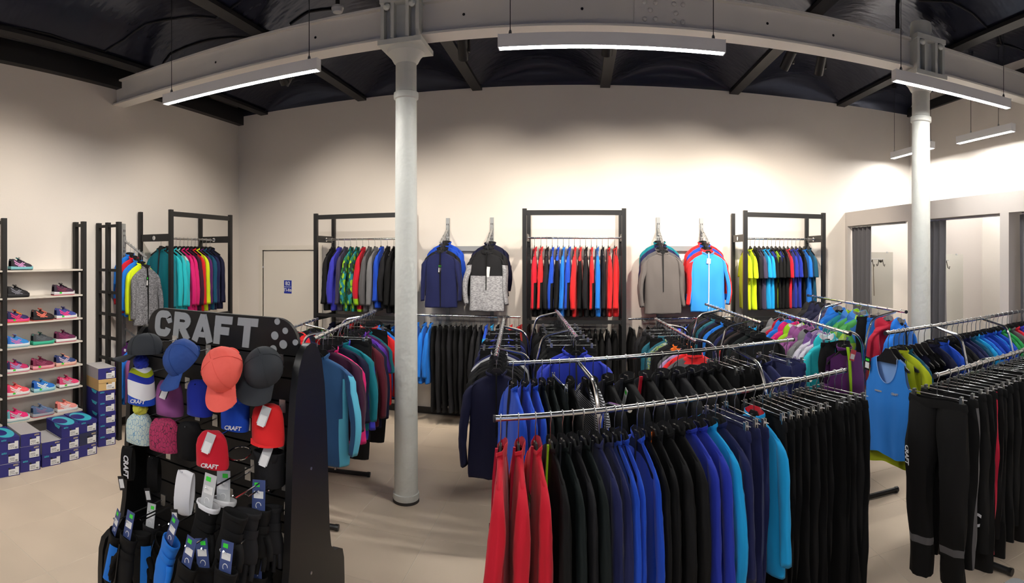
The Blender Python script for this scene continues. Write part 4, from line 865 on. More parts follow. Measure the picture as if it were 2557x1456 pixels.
disp = [[J('navy', 'navy half-zip display top', s=1.02, zipc='black', extras=[hang_tag(.0, -.062, -.24, .04, .12)]), J('charcoal', 'charcoal jacket', yaw=-4), J('royal', 'royal blue jacket', yaw=-7, s=1.03), J('royal', 'royal blue jacket', yaw=-8, s=1.03)],
        [J('lightmelange', 'grey melange jacket with black yoke', acc='charcoal', mode='yoke', s=1.06, zipc='black', extras=[hang_tag(.03, -.075, -.26, .04, .12, WHITEP, False)]), J('charcoal', 'charcoal jacket'), J('darknavy', 'dark navy jacket', yaw=5)],
        [J('taupe', 'taupe grey softshell display jacket', s=1.1, len=1.0, zipc='charcoal', lining='black'), J('midgrey', 'grey softshell jacket', s=1.08, yaw=-4), J('navy', 'navy jacket', s=1.05, yaw=5), J('teal', 'teal jacket', yaw=-7, s=1.06)],
        [J('lightblue', 'light blue display jacket with red sleeves', acc='brightred', mode='arm', lining='brightred', zipc='white', s=1.08, extras=[hang_tag(.0, -.07, -.16, .05, .06, WHITEP, False)]), J('brightred', 'red jacket with blue hem', acc='blue', mode='hem', yaw=-8, s=1.06), J('royal', 'royal blue jacket', yaw=6), J('brightred', 'red jacket', yaw=-9, s=1.05)]]
for i, x in enumerate(xs):
    M = Matrix.Translation((x, YB, 0)); standard(M, 'grey slotted wall rail ' + labs[i])
    a, p0, p1 = sloping_arm(M, 'sloping grey display arm ' + labs[i])
    display(M, p0, p1, disp[i], 'on the arm ' + labs[i], 'jackets on the arm ' + labs[i], scale=.87)
for xa, xb, lab in ((xs[0], xs[1], 'navy half-zip'), (xs[2], xs[3], 'taupe softshell')):
    tag(part('cross_bar', MB().bb(xa - .06, xb + .02, YB - .045, YB - .022, 2.04, 2.1), SLOT, smooth=False), 'flat grey bar on the wall behind the %s display' % lab, 'wall bar', 'flat grey wall bars')
def low_rail(xa, xb, z, label, items, where, group, yr=.3):
    r = tag(empty('hanging_rail', ((xa + xb) / 2, YB, z)), label, 'wall rail', 'low chrome wall rails'); h = (xb - xa) / 2
    part('rail', MB().tube([(-h, -yr, 0), (h, -yr, 0)], .0125, 12), CHROME, r)
    for x in (-h * .7, h * .7): part('bracket', MB().bb(x - .008, x + .008, -yr, 0, -.03, -.012), SLOT, r, smooth=False)
    fill((xa, YB - yr, z), (xb, YB - yr, z), items, where, group, sx=.95)
low_rail(b1 + .08, c0 - .07, 1.27, 'chrome wall rail under the navy half-zip display', [J('blue', 'bright blue kids jacket', s=.85, len=1.2), J('blue', 'bright blue kids jacket', s=.85, len=1.2), J('blue', 'bright blue kids jacket', s=.85, len=1.2)] + [G('trousers', 'charcoal' if k % 2 else 'black', 'charcoal ski trousers' if k % 2 else 'black ski trousers', len=1.05) for k in range(7)] + [J('charcoal', 'quilted charcoal jacket', len=1.1), J('charcoal', 'quilted charcoal jacket', len=1.1), J('royal', 'royal blue jacket', acc='cyan', mode='side'), J('cyan', 'cyan jacket with pink sides', acc='pink', mode='side'), J('black', 'black and blue jacket', acc='royal', mode='lower'), J('black', 'black and blue jacket', acc='royal', mode='side'), J('brightred', 'red and black jacket', acc='black', mode='lower'), J('brightred', 'red and black jacket', acc='black', mode='lower')], 'from the column on its wall rail', 'clothes under the navy half-zip display')
low_rail(c1 + .07, d0 - .07, 1.25, 'chrome wall rail under the taupe softshell display', [G('trousers', 'brown' if k % 2 else 'black', 'dark brown trousers' if k % 2 else 'black trousers') for k in range(6)] + [J(c, t, s=.92) for c, t in [('violetblue', 'violet-blue jacket'), ('royal', 'royal blue jacket'), ('royal', 'royal blue jacket'), ('brightred', 'bright red jacket'), ('brightred', 'bright red jacket'), ('black', 'black jacket'), ('brightred', 'bright red jacket'), ('black', 'black jacket')]], 'from the middle rack on its wall rail', 'clothes under the taupe softshell display')
# left wall display arm between the ladder frame and the corner rack
ML = Matrix.Translation((XL, 4.24, 0)) @ Matrix.Rotation(pi / 2, 4, 'Z')
standard(ML, 'grey slotted wall rail between the ladder frame and the corner rack', zt=2.36)
a, p0, p1 = sloping_arm(ML, 'sloping grey display arm with pins beside the corner rack', z=2.16, L=.38, drop=.2)
display(ML, p0, p1, [J('greymelange', 'grey melange hooded display jacket', s=.98, len=1.05, zipc='black', extras=[hang_tag(.0, -.065, -.2, .045, .13)]), J('yellow', 'neon yellow jacket', yaw=-6), J('blue', 'bright blue jacket', yaw=-8), J('red', 'red jacket with blue hem', acc='blue', mode='hem', yaw=-9, s=1.03), J('blue', 'bright blue jacket with red cuffs', acc='red', mode='hem', yaw=-10)], 'on the arm by the corner rack', 'jackets on the arm by the corner rack', scale=.86)
a, p0, p1 = sloping_arm(ML, 'lower sloping grey arm holding purple shirts', z=1.13, L=.38, drop=.16)
display(ML, p0, p1, [J('purple', 'purple jacket', s=1.0), J('mauve', 'mauve jacket', yaw=-4), J('blue', 'bright blue jacket', yaw=-6), J('purple', 'purple jacket', yaw=-9)], 'on the lower arm by the corner rack', 'jackets on the lower arm by the corner rack', scale=.86)
# ================================================================== shoe wall
SX0, SX1, SY0, SY1 = XL, -4.57, 2.58, 3.48
WOODM = mat('black stained wood', lin(26, 25, 24), 0.6, bump=0.1, bscale=40, stretch=(1, 1, .1))
SHELFZ = [1.842, 1.573, 1.326, 1.083, .835, .605, .352]
def ladder(y, depth, label, zs, H=2.35, x0=XL, wide=.048, mid=False):
    l = tag(empty('ladder_frame', (x0, y, 0)), label, 'ladder frame', 'black ladder frames')
    for x in ((.04, depth - .02) if not mid else (.04, depth * .5, depth - .02)): part('upright', MB().bb(x - .022, x + .022, -wide / 2, wide / 2, 0, H), WOODM, l, smooth=False)
    for z in zs + [H - .02, .04]: part('rung', MB().bb(.03, depth - .03, -wide / 2 + .004, wide / 2 - .004, z - .035, z - .005), WOODM, l, smooth=False)
    return l
ladder(SY0 - .035, SX1 - SX0, 'black wooden ladder frame carrying the shoe shelves, far from the corner', SHELFZ)
ladder(SY1 + .035, SX1 - SX0, 'black wooden ladder frame carrying the shoe shelves beside the box tower', SHELFZ)
ladder(3.84, .40, 'black wooden ladder frame standing beside the grey slotted wall rail', [1.845, 1.6, 1.36, 1.1, .87, .6], mid=True)
SHM = mat('shelf laminate', lin(218, 210, 198), 0.5)
for i, z in enumerate(SHELFZ):
    tag(part('shoe_shelf', MB().bb(SX0 + .005, SX1 - .004, SY0 - .01, SY1 + .01, z - .016, z), SHM, smooth=False), '%s pale shelf board of the shoe wall counted from the top' % ORD[i], 'shelf', 'shoe wall shelves')
    tag(part('shoe_shelf', MB().bb(SX0 + .005, SX1 - .004, 1.55, SY0 - .06, z - .016, z), SHM, smooth=False), '%s pale shelf board of the next bay counted from the top' % ORD[i], 'shelf', 'next bay shelves')
# shoe meshes
SL = .27
ST = [(0, .026, .075, .068), (.04, .033, .09, .07), (.12, .036, .088, .045), (.24, .036, .074, .038), (.33, .037, .066, .05), (.38, .038, .066, .088), (.46, .040, .057, .078), (.58, .044, .046, .064), (.70, .047, .038, .052), (.82, .046, .03, .043), (.92, .038, .024, .034), (.98, .024, .016, .024), (1, .01, .01, .014)]
def sval(t):
    for a, b in zip(ST[:-1], ST[1:]):
        if a[0] <= t <= b[0]:
            k = (t - a[0]) / (b[0] - a[0]); k = k * k * (3 - 2 * k) if .34 > t or t > .38 else k
            return [a[i] + (b[i] - a[i]) * k for i in (1, 2, 3)]
    return list(ST[-1][1:])
def ssurf(t, v, off=0.0):
    w_, hs, hc = sval(max(0, min(1, t))); av = min(1.0, abs(v)); w_ += off
    if av > .5: k = (1 - av) / .5; y = w_ * (1 - .28 * k * k); z = hs * k ** .85
    else: k = av / .5; y = w_ * .72 * k; z = hc + (hs - hc) * (k ** 2)
    return Vector((t * SL - SL / 2, y * (1 if v > 0 else -1), .026 + z + off))
def ribbon(pts, wd, off=.0016):
    mb = MB(); n = len(pts)
    for s in (1,):
        L = []
        for i, (t, v) in enumerate(pts):
            a, b = pts[max(0, i - 1)], pts[min(n - 1, i + 1)]; dt, dv = (b[0] - a[0]) * SL, (b[1] - a[1]) * .07; q = hypot(dt, dv) + 1e-6
            L.append((ssurf(t - dv / q * wd / SL, v + dt / q * wd / .07, off), ssurf(t + dv / q * wd / SL, v - dt / q * wd / .07, off)))
        o = len(mb.v); mb.v += [tuple(p) for ab in L for p in ab]
        for i in range(n - 1): mb.f.append((o + 2 * i, o + 2 * i + 1, o + 2 * i + 3, o + 2 * i + 2)); mb.m.append(0)
    return mb
def lerp2(p, q, n=8): return [(p[0] + (q[0] - p[0]) * k / n, p[1] + (q[1] - p[1]) * k / n) for k in range(n + 1)]
UPPER = MB().grid(lambda u, v: ssurf(u, -1 + 2 * v), 40, 24, mfun=lambda i, j: 1 if (3 <= i <= 13 and 7 <= j <= 16) else (2 if i < 4 or i > 35 else 0)).mesh('upper')
TONGUE = MB().grid(lambda u, v: Vector(((.30 + .2 * u) * SL - SL / 2, (v - .5) * .045, .026 + .098 - .03 * u + .004 * cos((v - .5) * 3))), 6, 6).mesh('tongue')
def outline(off, z0, z1, z2):
    r = []
    for z, o in ((z0, off - .004), (z0 + .004, off), (z1, off + .001), (z2, off - .003)):
        pts = []
        for k in range(21): t = k / 20; pts.append((t * (SL + .012) - SL / 2 - .006, sval(t)[0] + o + .002, z + (.006 * max(0, 1 - t * 3) if z > z0 + .005 else 0) + (.008 * max(0, t - .88) / .12)))
        r.append(pts + [(x, -y, zz) for x, y, zz in reversed(pts)])
    return r
MIDSOLE = MB().loft(outline(.005, .006, .022, .034)).mesh('midsole', True, 50)
OUTSOLE = MB().loft(outline(.003, 0, .004, .008)).mesh('outsole', True, 50)
def merge(ms):
    o = MB()
    for m in ms: o.add(m.v, m.f)
    return o
STRIPE = merge([ribbon(lerp2((.30, s * .97), (.52, s * .52)), .0035) for s in (-1, 1)] + [ribbon(lerp2((.38, s * .97), (.6, s * .5)), .0035) for s in (-1, 1)] + [ribbon(lerp2((.12, s * .62), (.62, s * .93)), .0035) for s in (-1, 1)] + [ribbon(lerp2((.14, s * .78), (.5, s * .96)), .003) for s in (-1, 1)]).mesh('side_stripes')
LACES = merge([ribbon(lerp2((.40 + .05 * k, -.45), (.43 + .05 * k, .45)), .004, .004) for k in range(5)] + [ribbon(lerp2((.43 + .05 * k, -.45), (.40 + .05 * k, .45)), .004, .005) for k in range(5)]).mesh('laces')
BOW = MB().tube([(-.03, 0, .118), (-.045, .02, .13), (-.03, .03, .125), (-.022, .0, .116), (-.03, -.03, .124), (-.045, -.022, .13), (-.03, 0, .118)], .0025, 6).mesh('lace_bow')
def shoe(px, shelf, cols, label, rz=0.0, tagc=True):
    """cols: upper, heel/toe, lining, stripes, laces, midsole, outsole"""
    c = [mat('shoe %d %d %d' % k, lin(*k), 0.6) for k in cols]
    Xs = SX1 - .062
    y = min(3.345, max(2.722, Xs / tan(th(px)))); y = 3.02 if 2.85 < y < 3.02 and px < 105 else y; rz *= .5
    r = tag(empty('running_shoe', (Xs, y, SHELFZ[shelf] + .0005), pi / 2 + rz, scale=(.97, .97, .97)), label, 'shoe', 'running shoes on the shelves')
    link('upper', UPPER, r, mats=[c[0], c[2], c[1]]); link('tongue', TONGUE, r, mats=[c[2]]); link('midsole', MIDSOLE, r, mats=[c[5]]); link('outsole', OUTSOLE, r, mats=[c[6]])
    link('side_stripes', STRIPE, r, mats=[c[3]]); link('laces', LACES, r, mats=[c[4]]); link('lace_bow', BOW, r, mats=[c[4]])
    if tagc: part('price_sticker', MB().bb(-.078, -.05, -.0465, -.043, .02, .036), GREENST, r, smooth=False)
K, W_, PK, DN = (24, 22, 28), (232, 232, 230), (236, 60, 120), (40, 40, 90)
shoe(52, 0, [(44, 32, 52), K, (110, 190, 190), (214, 150, 200), (60, 50, 70), (130, 196, 204), K], 'black and plum running shoe with pale turquoise sole, alone on the top shelf', .1, False)
shoe(43, 1, [K, K, (40, 40, 44), (120, 120, 130), K, (30, 30, 34), K], 'all black running shoe with long loose laces', .15, False)
shoe(158, 1, [(66, 26, 56), (40, 30, 44), K, (110, 40, 70), K, (220, 216, 220), (210, 60, 90)], 'dark plum running shoe with white sole on the second shelf')
shoe(43, 2, [(40, 36, 96), DN, (230, 110, 40), (220, 50, 110), (240, 140, 30), (240, 70, 130), (240, 130, 50)], 'navy trail shoe with orange laces and pink sole', .1)
shoe(97, 2, [(46, 26, 26), K, (240, 130, 110), (236, 120, 100), (230, 120, 100), (28, 26, 28), (230, 100, 90)], 'black and coral trail shoe on the third shelf', .1, False)
shoe(164, 2, [(62, 74, 150), (50, 56, 120), (90, 80, 150), (230, 60, 140), (80, 80, 140), W_, (230, 70, 110)], 'indigo running shoe with pink stripes on the third shelf')
shoe(42, 3, [(50, 140, 216), (40, 110, 200), (236, 80, 130), (190, 120, 190), (90, 160, 220), (220, 232, 236), (120, 190, 210)], 'sky blue running shoe with pink collar', .08, False)
shoe(102, 3, [(72, 76, 82), (60, 62, 66), (50, 190, 150), (90, 94, 100), (70, 74, 80), (60, 186, 150), (40, 150, 120)], 'dark grey running shoe with mint green sole', .08, False)
shoe(163, 3, [(96, 26, 70), (78, 20, 56), (190, 60, 110), (130, 40, 90), (70, 24, 60), W_, (200, 50, 90)], 'burgundy running shoe with white sole on the fourth shelf', 0, False)
shoe(40, 4, [(200, 40, 100), DN, (240, 60, 120), (150, 150, 200), (60, 50, 110), W_, (230, 80, 130)], 'magenta and navy running shoe on the fifth shelf', .05)
shoe(98, 4, [(112, 26, 62), (130, 40, 76), (236, 90, 120), (150, 60, 96), (90, 30, 60), (236, 160, 170), (220, 70, 100)], 'burgundy running shoe with pink sole on the fifth shelf')
shoe(163, 4, [(48, 66, 120), (40, 50, 100), (30, 40, 80), (196, 180, 200), (240, 170, 150), (240, 190, 170), (236, 150, 140)], 'navy running shoe with peach laces on the fifth shelf')
shoe(40, 5, [(250, 90, 100), (240, 60, 120), (250, 120, 110), (250, 220, 224), (250, 110, 110), W_, (230, 80, 110)], 'neon coral running shoe with white stripes')
shoe(109, 5, [(40, 120, 210), (36, 100, 196), (110, 200, 220), (226, 236, 240), (60, 150, 220), (170, 220, 230), (110, 190, 210)], 'bright blue running shoe with pale blue sole')
shoe(171, 5, [(226, 60, 110), (220, 70, 120), (90, 70, 84), (190, 170, 180), (226, 70, 120), W_, (60, 60, 70)], 'rose running shoe with white sole on the sixth shelf')
shoe(26, 6, [(240, 40, 120), (120, 190, 200), (240, 50, 130), (200, 190, 200), (240, 60, 130), W_, (120, 190, 200)], 'hot pink running shoe fading to turquoise at the heel', .05, False)
shoe(99, 6, [(92, 116, 150), (84, 104, 140), (130, 150, 190), (140, 110, 140), (120, 140, 180), (170, 170, 176), (220, 70, 90)], 'slate blue trail shoe with grey sole', .05, False)
shoe(166, 6, [(250, 160, 150), (246, 140, 130), (250, 130, 110), (248, 226, 222), (250, 150, 130), W_, (240, 210, 206)], 'peach running shoe with white sole on the lowest shelf', 0, False)
# shoe boxes
NAVYB = mat('navy carton', lin(44, 44, 122), 0.55); GREYB = mat('grey carton', lin(182, 178, 178), 0.55); KRAFT = mat('kraft carton', lin(206, 170, 112), 0.65); TURQ = mat('turquoise print', lin(64, 186, 206), 0.5); DARKB = mat('dark navy carton', lin(40, 46, 80), 0.55)
BW, BL, BH = .205, .31, .116
b_body = MB().bb(-BL, 0, -BW / 2 + .002, BW / 2 - .002, 0, BH - .004).mesh('carton', False)
b_lid = MB().bb(-BL - .002, .003, -BW / 2, BW / 2, BH - .036, BH).mesh('lid', False)
b_lab = MB().bb(.0, .002, -.01, BW / 2 - .012, .008, .062).bb(0, .002, .055, BW / 2 - .012, .062, .078).mesh('size_label', False)
b_txt = merge([MB().bb(.002, .0026, .0 + .018 * k, .012 + .018 * k, .02, .024) for k in range(4)] + [MB().bb(.002, .0026, 0, .05, .034 + .01 * k, .037 + .01 * k) for k in range(2)] + [MB().bb(.002, .0026, .062 + .004 * k, .064 + .004 * k, .014, .028) for k in range(5)]).mesh('label_print', False)
b_hole = MB().tube([(0, 0, .068), (.0015, 0, .068)], .011, 12).mesh('finger_hole')
def crescent(z):
    mb = MB(); n = 20
    rin = [(-.16 + .085 * cos(a), -.03 + .07 * sin(a), z) for a in [2 * pi * k / n for k in range(n)]]
    rout = [(-.15 + .145 * cos(a), -.0 + .10 * sin(a), z) for a in [2 * pi * k / n for k in range(n)]]
    return mb.loft([rin, rout], cap=(False, False))
b_cres = crescent(BH + .0006).mesh('swirl_print', False)
b_side = MB().add([(-.02, -BW / 2 - .0006, BH - .002), (-.15, -BW / 2 - .0006, BH - .002), (-.12, -BW / 2 - .0006, BH - .03), (-.05, -BW / 2 - .0006, BH - .036)], [(0, 1, 2, 3)]).mesh('swirl_print', False)
ASM = text('asics', 0.045, 0.0005, 0.0008, 0.25)
def sbox(x, y, z, rz, kind, label, big=1.0):
    body, lid = {'navy': (NAVYB, NAVYB), 'grey': (NAVYB, GREYB), 'greyall': (GREYB, GREYB), 'kraft': (KRAFT, KRAFT), 'dark': (DARKB, DARKB)}[kind]
    r = tag(empty('shoe_box', (x, y, z), rz, scale=(1, big, big)), label, 'shoe box', 'stacked shoe boxes')
    link('carton', b_body, r, mats=[GREYB if kind == 'grey' else body]); link('lid', b_lid, r, mats=[lid])
    if kind in ('grey', 'greyall'): part('end_panel', MB().bb(0, .0034, -BW / 2, BW / 2, 0.001, BH - .002), NAVYB, r, smooth=False)
    e = .0034 if kind in ('grey', 'greyall') else .0
    lb = link('size_label', b_lab, r, loc=(e, 0, 0), mats=[WHITEP]); link('label_print', b_txt, lb, mats=[BLACKP])
    link('finger_hole', b_hole, r, loc=(e, 0, 0), mats=[BLACKP])
    link('lettering', ASM, r, mats=[TURQ if kind == 'navy' else mat('gold print', lin(206, 190, 150), .5)], M=Matrix.Translation((.0042, -.055 if kind == 'navy' else .06, BH - .017)) @ Matrix.Rotation(pi / 2, 4, 'Z') @ Matrix.Rotation(pi / 2, 4, 'X') @ Matrix.Scale(.6, 4))
    if kind == 'navy': link('swirl_print', b_cres, r, mats=[TURQ]); link('swirl_print', b_side, r, mats=[TURQ])
def stack(x, y, rz, kinds, labels, big=1.0):
    z = 0.0005
    for i, k in enumerate(kinds):
        sbox(x + random.uniform(-.006, .006), y + random.uniform(-.003, .003), z, rz + radians(random.uniform(-1, 1)), k, labels[i], big); z += BH * big
stack(-4.33, 3.625, -.2, ['navy'] * 5 + ['kraft', 'greyall'], ['%s navy shoe box from the floor in the tower beside the ladder frame' % ORD[k] for k in range(5)] + ['brown kraft shoe box near the top of the tower', 'grey shoe box on top of the tower'], 1.0)
fx = -4.235
cols_ = [(2.40, ['grey', 'navy', 'navy'], 'outermost column'), (2.63, ['navy', 'grey', 'grey'], 'column below the pink and turquoise shoe'), (2.86, ['navy', 'grey'], 'column of two'), (3.08, ['grey', 'grey', 'navy'], 'column below the slate blue shoe'), (3.30, ['grey', 'dark', 'navy'], 'column beside the ladder frame')]
for y, ks, nm in cols_:
    stack(fx, y, -.1, ks, ['%s shoe box from the floor in the %s' % (ORD[k] + (' navy' if q == 'navy' else ' grey' if q == 'grey' else ' dark'), nm) for k, q in enumerate(ks)])

# ================================================================== cap display stand
SYC, SXL, SXR = 1.82, -1.86, -1.0          # centre plane and the outer side panels
STM = mat('stand black laminate', lin(22, 22, 23), 0.38, spec=0.4); SLM = mat('slat black', lin(17, 17, 18), 0.45)
stand = tag(empty('cap_display_stand', ((SXL + SXR) / 2, SYC, 0)), 'black slatted display stand with a grey lettered header, hung with caps and gloves', 'display stand')
o_ = stand.location.copy()
prof = [(0, 1.66), (.035, 1.652), (.065, 1.625), (.09, 1.58), (.115, 1.48), (.135, 1.3), (.15, 1.05), (.16, .88), (.175, .8), (.21, .765), (.25, .755), (.285, .735), (.30, .69), (.305, .6), (.305, .02)]
outl = [(d, z) for d, z in prof] + [(-d, z) for d, z in reversed(prof[1:])]
for x in (SXL, SXR):
    sp = part('side_panel', MB().prism(outl, x - o_.x - .014, x - o_.x + .014, 'yz'), STM, stand, angle=40)
    for z in (1.18, .78): part('screw', MB().tube([(x - o_.x + .014, .0, z), (x - o_.x + .0165, .0, z)], .006, 8), STEEL, sp)
for k in range(10):
    z = .68 + k * .0935
    for s in (-1, 1): part('slat', MB().bb(SXL - o_.x + .014, SXR - o_.x - .014, s * .022 - .009, s * .022 + .009, z + .004, z + .0895), SLM, stand, smooth=False)
part('core_board', MB().bb(SXL - o_.x + .014, SXR - o_.x - .014, -.012, .012, .05, 1.62), SLM, stand, smooth=False)
part('base_box', MB().bb(SXL - o_.x + .014, SXR - o_.x - .014, -.29, .29, .03, .62), STM, stand, smooth=False)
hw = .405; R_ = .1; hz0, hz1 = 1.605, 1.752
hp = [(-hw, hz0)] + [(-hw + R_ - R_ * cos(a), hz1 - R_ + R_ * sin(a)) for a in [pi / 2 * k / 8 for k in range(9)]] + [(hw - R_ + R_ * sin(a), hz1 - R_ + R_ * cos(a)) for a in [pi / 2 * k / 8 for k in range(9)]] + [(hw, hz0)]
hb = part('header_board', MB().prism(hp, -.031, -.012), STM, stand, angle=40)
LET = mat('letter grey', lin(160, 164, 168), 0.5)
def strip(path, wd):
    """flat stroke along a 2D path as quads"""
    mb = MB(); rings = []
    for i, (x, z) in enumerate(path):
        a, b = path[max(0, i - 1)], path[min(len(path) - 1, i + 1)]; d = Vector((b[0] - a[0], b[1] - a[1])).normalized(); nx, nz = -d.y * wd / 2, d.x * wd / 2
        rings.append([(x + nx, -.0345, z + nz), (x - nx, -.0345, z - nz), (x - nx, -.031, z - nz), (x + nx, -.031, z + nz)])
    return mb.loft(rings)
def arc(cx, cz, rx, rz_, a0, a1, n=10): return [(cx + rx * cos(radians(a0 + (a1 - a0) * k / n)), cz + rz_ * sin(radians(a0 + (a1 - a0) * k / n))) for k in range(n + 1)]
Hh, Wl, sw = .120, .100, .033
z0 = 1.742 - Hh
def letter(ch, x):
    h = Hh; s = sw; t = h - s / 2; b = s / 2; m = []
    if ch == 'C': m = [strip([(Wl, t - .018)] + [(Wl - s / 2, t - .012)][:0] + arc(Wl - .035, t - .03, .02, .03, 10, 90, 5) + arc(.04, t - .03, .025, .03, 90, 180, 6) + arc(.04, b + .03, .025, .03, 180, 270, 6) + arc(Wl - .035, b + .03, .02, .03, 270, 350, 5), s)]
    if ch == 'R': m = [strip([(s / 2, 0), (s / 2, h)], s), strip([(0, t), (.055, t)] + arc(.055, t - .022, .028, .022, 80, -80, 8) + [(.055, t - .044), (s, t - .044)], s * .95), strip([(.05, h * .42), (Wl - .01, 0)], s)]
    if ch == 'A': m = [strip([(.012, 0), (Wl * .5, h - .004)], s), strip([(Wl * .5, h - .004), (Wl - .002, 0)], s), strip([(.03, h * .26), (Wl - .03, h * .26)], s * .7), strip([(Wl * .36, h - s * .3), (Wl * .64, h - s * .3)], s * .6)]
    if ch == 'F': m = [strip([(s / 2, 0), (s / 2, h)], s), strip([(0, t), (Wl * .9, t)], s), strip([(0, h * .48), (Wl * .78, h * .48)], s)]
    if ch == 'T': m = [strip([(0, t), (Wl, t)], s), strip([(Wl / 2, 0), (Wl / 2, h)], s)]
    for q, k_ in enumerate(m): k_.v = [(a, b - (.0005 * q if b < -.033 else 0), c) for a, b, c in k_.v]
    mb = merge(m); mb.v = [(x + vx + .12 * vz, vy, z0 + vz) for vx, vy, vz in mb.v]
    part('letter', mb, LET, hb, smooth=False)
lx = -1.79 - o_.x
for i, ch in enumerate('CRAFT'): letter(ch, lx + i * .1175)
for px, py, rp in ((693, 803, 8), (687, 838, 10.5), (713, 826, 8), (708, 860, 11), (738, 855, 7.5), (683, 872, 10)):
    c = at_y(px, py, SYC - .031); rr = rp / F_PX * hypot(c.x, c.y)
    part('dot', MB().tube([(c.x - o_.x, -.0345, c.z), (c.x - o_.x, -.031, c.z)], rr, 20), LET, hb, angle=40)
def sw_hook(p, label, y1=None):
    """chrome prong from the slat wall out to a hung thing"""
    h = tag(empty('slatwall_hook', (p.x, SYC - .031, p.z)), label, 'hook', 'chrome prongs on the stand'); e = p.y - (SYC - .031)
    part('backplate', MB().bb(-.014, .014, -.004, 0, -.03, .02), STEEL, h, smooth=False)
    part('prong', MB().tube([(0, 0, 0), (0, e - .02, 0), (0, e - .035, .014)], .0032, 6), CHROME, h)
# caps
dome = MB().loft([[(.088 * cos(2 * pi * k / 24) * c_, .098 * sin(2 * pi * k / 24) * c_ + (.012 * (1 - c_)), z) for k in range(24)] for c_, z in [(1, 0), (1.02, .02), (1.0, .045), (.93, .07), (.78, .092), (.5, .108), (.2, .114), (.02, .115)]] , cap=(False, True)).mesh('crown', True, None)
def brim_f(u, v, off=0.0):
    a = -pi / 2 + (u - .5) * 2.3; e = .085 * v * cos((u - .5) * 2.3 * .62)
    x = (.087 + .25 * e) * cos(a); y = (.097) * sin(a) - e
    return (x, y, .004 - .9 * v * .018 - .55 * (x / .09) ** 2 * .03 * v + off)
bm_ = MB().grid(lambda u, v: brim_f(u, v), 20, 5).grid(lambda u, v: brim_f(u, v, -.003), 20, 5)
brim = bm_.mesh('brim', True, None)
seam = merge([MB().tube([(.09 * cos(a) * c_, .1 * sin(a) * c_ + .012 * (1 - c_), z + .001) for c_, z in [(1.0, 0), (1.02, .02), (1.0, .045), (.93, .07), (.78, .092), (.5, .108), (.1, .115)]], .0012, 4) for a in (.7, 2.44, pi + .7, pi + 2.44)]).mesh('seam')
strap_ = MB().tube([(.08 * cos(a), .1 * sin(a), .012) for a in [pi / 2 - .5 + k * .1 for k in range(11)]], .008, 6, flat=.3).mesh('back_strap')
def cap(px, py, Y, yaw, pitch, roll, col, label, word=None, s=1.0):
    p = at_y(px, py, Y); M = Matrix.Translation(p) @ Matrix.Rotation(radians(yaw), 4, 'Z') @ Matrix.Rotation(radians(pitch), 4, 'X') @ Matrix.Rotation(radians(roll), 4, 'Y') @ Matrix.Scale(s * .8, 4) @ Matrix.Translation((0, 0, -.05))
    g = tag(empty('cap', M=M), label, 'cap', 'caps on the stand'); m = cloth(col)
    for n, me in (('crown', dome), ('brim', brim), ('seam', seam), ('back_strap', strap_)): link(n, me, g, mats=[m])
    if word: link('lettering', text(word, .05, .0008, .001, .15), g, mats=[cloth('white')], M=Matrix.Translation((.03, -.106, .03)) @ Matrix.Rotation(.3, 4, 'Z') @ Matrix.Rotation(pi / 2 - .1, 4, 'X') @ Matrix.Scale(.55, 4))
    sw_hook(p + Vector((0, .05, -.0)), 'chrome prong behind the ' + label.split(' hung')[0])
MATS['darkgreycap'] = mat('dark grey cap cloth', lin(44, 48, 54), 0.8); MATS['capblue'] = mat('cap blue cloth', lin(34, 74, 148), 0.75, bump=.2, bscale=30); MATS['capcoral'] = mat('cap coral cloth', lin(250, 104, 92), 0.75, bump=.2, bscale=30)
cap(362, 862, 1.60, -52, 4, -8, 'darkgreycap', 'dark grey cap with white lettering hung over the pompom hat', 'noname', .98)
cap(447, 888, 1.60, -40, 42, 8, 'capblue', 'blue running cap with the brim pointing down')
cap(548, 918, 1.56, -18, 62, 12, 'capcoral', 'coral running cap with the brim hanging down', None, 1.05)
cap(655, 912, 1.66, -10, 40, 18, 'darkgreycap', 'charcoal running cap with a silver buckle strap')
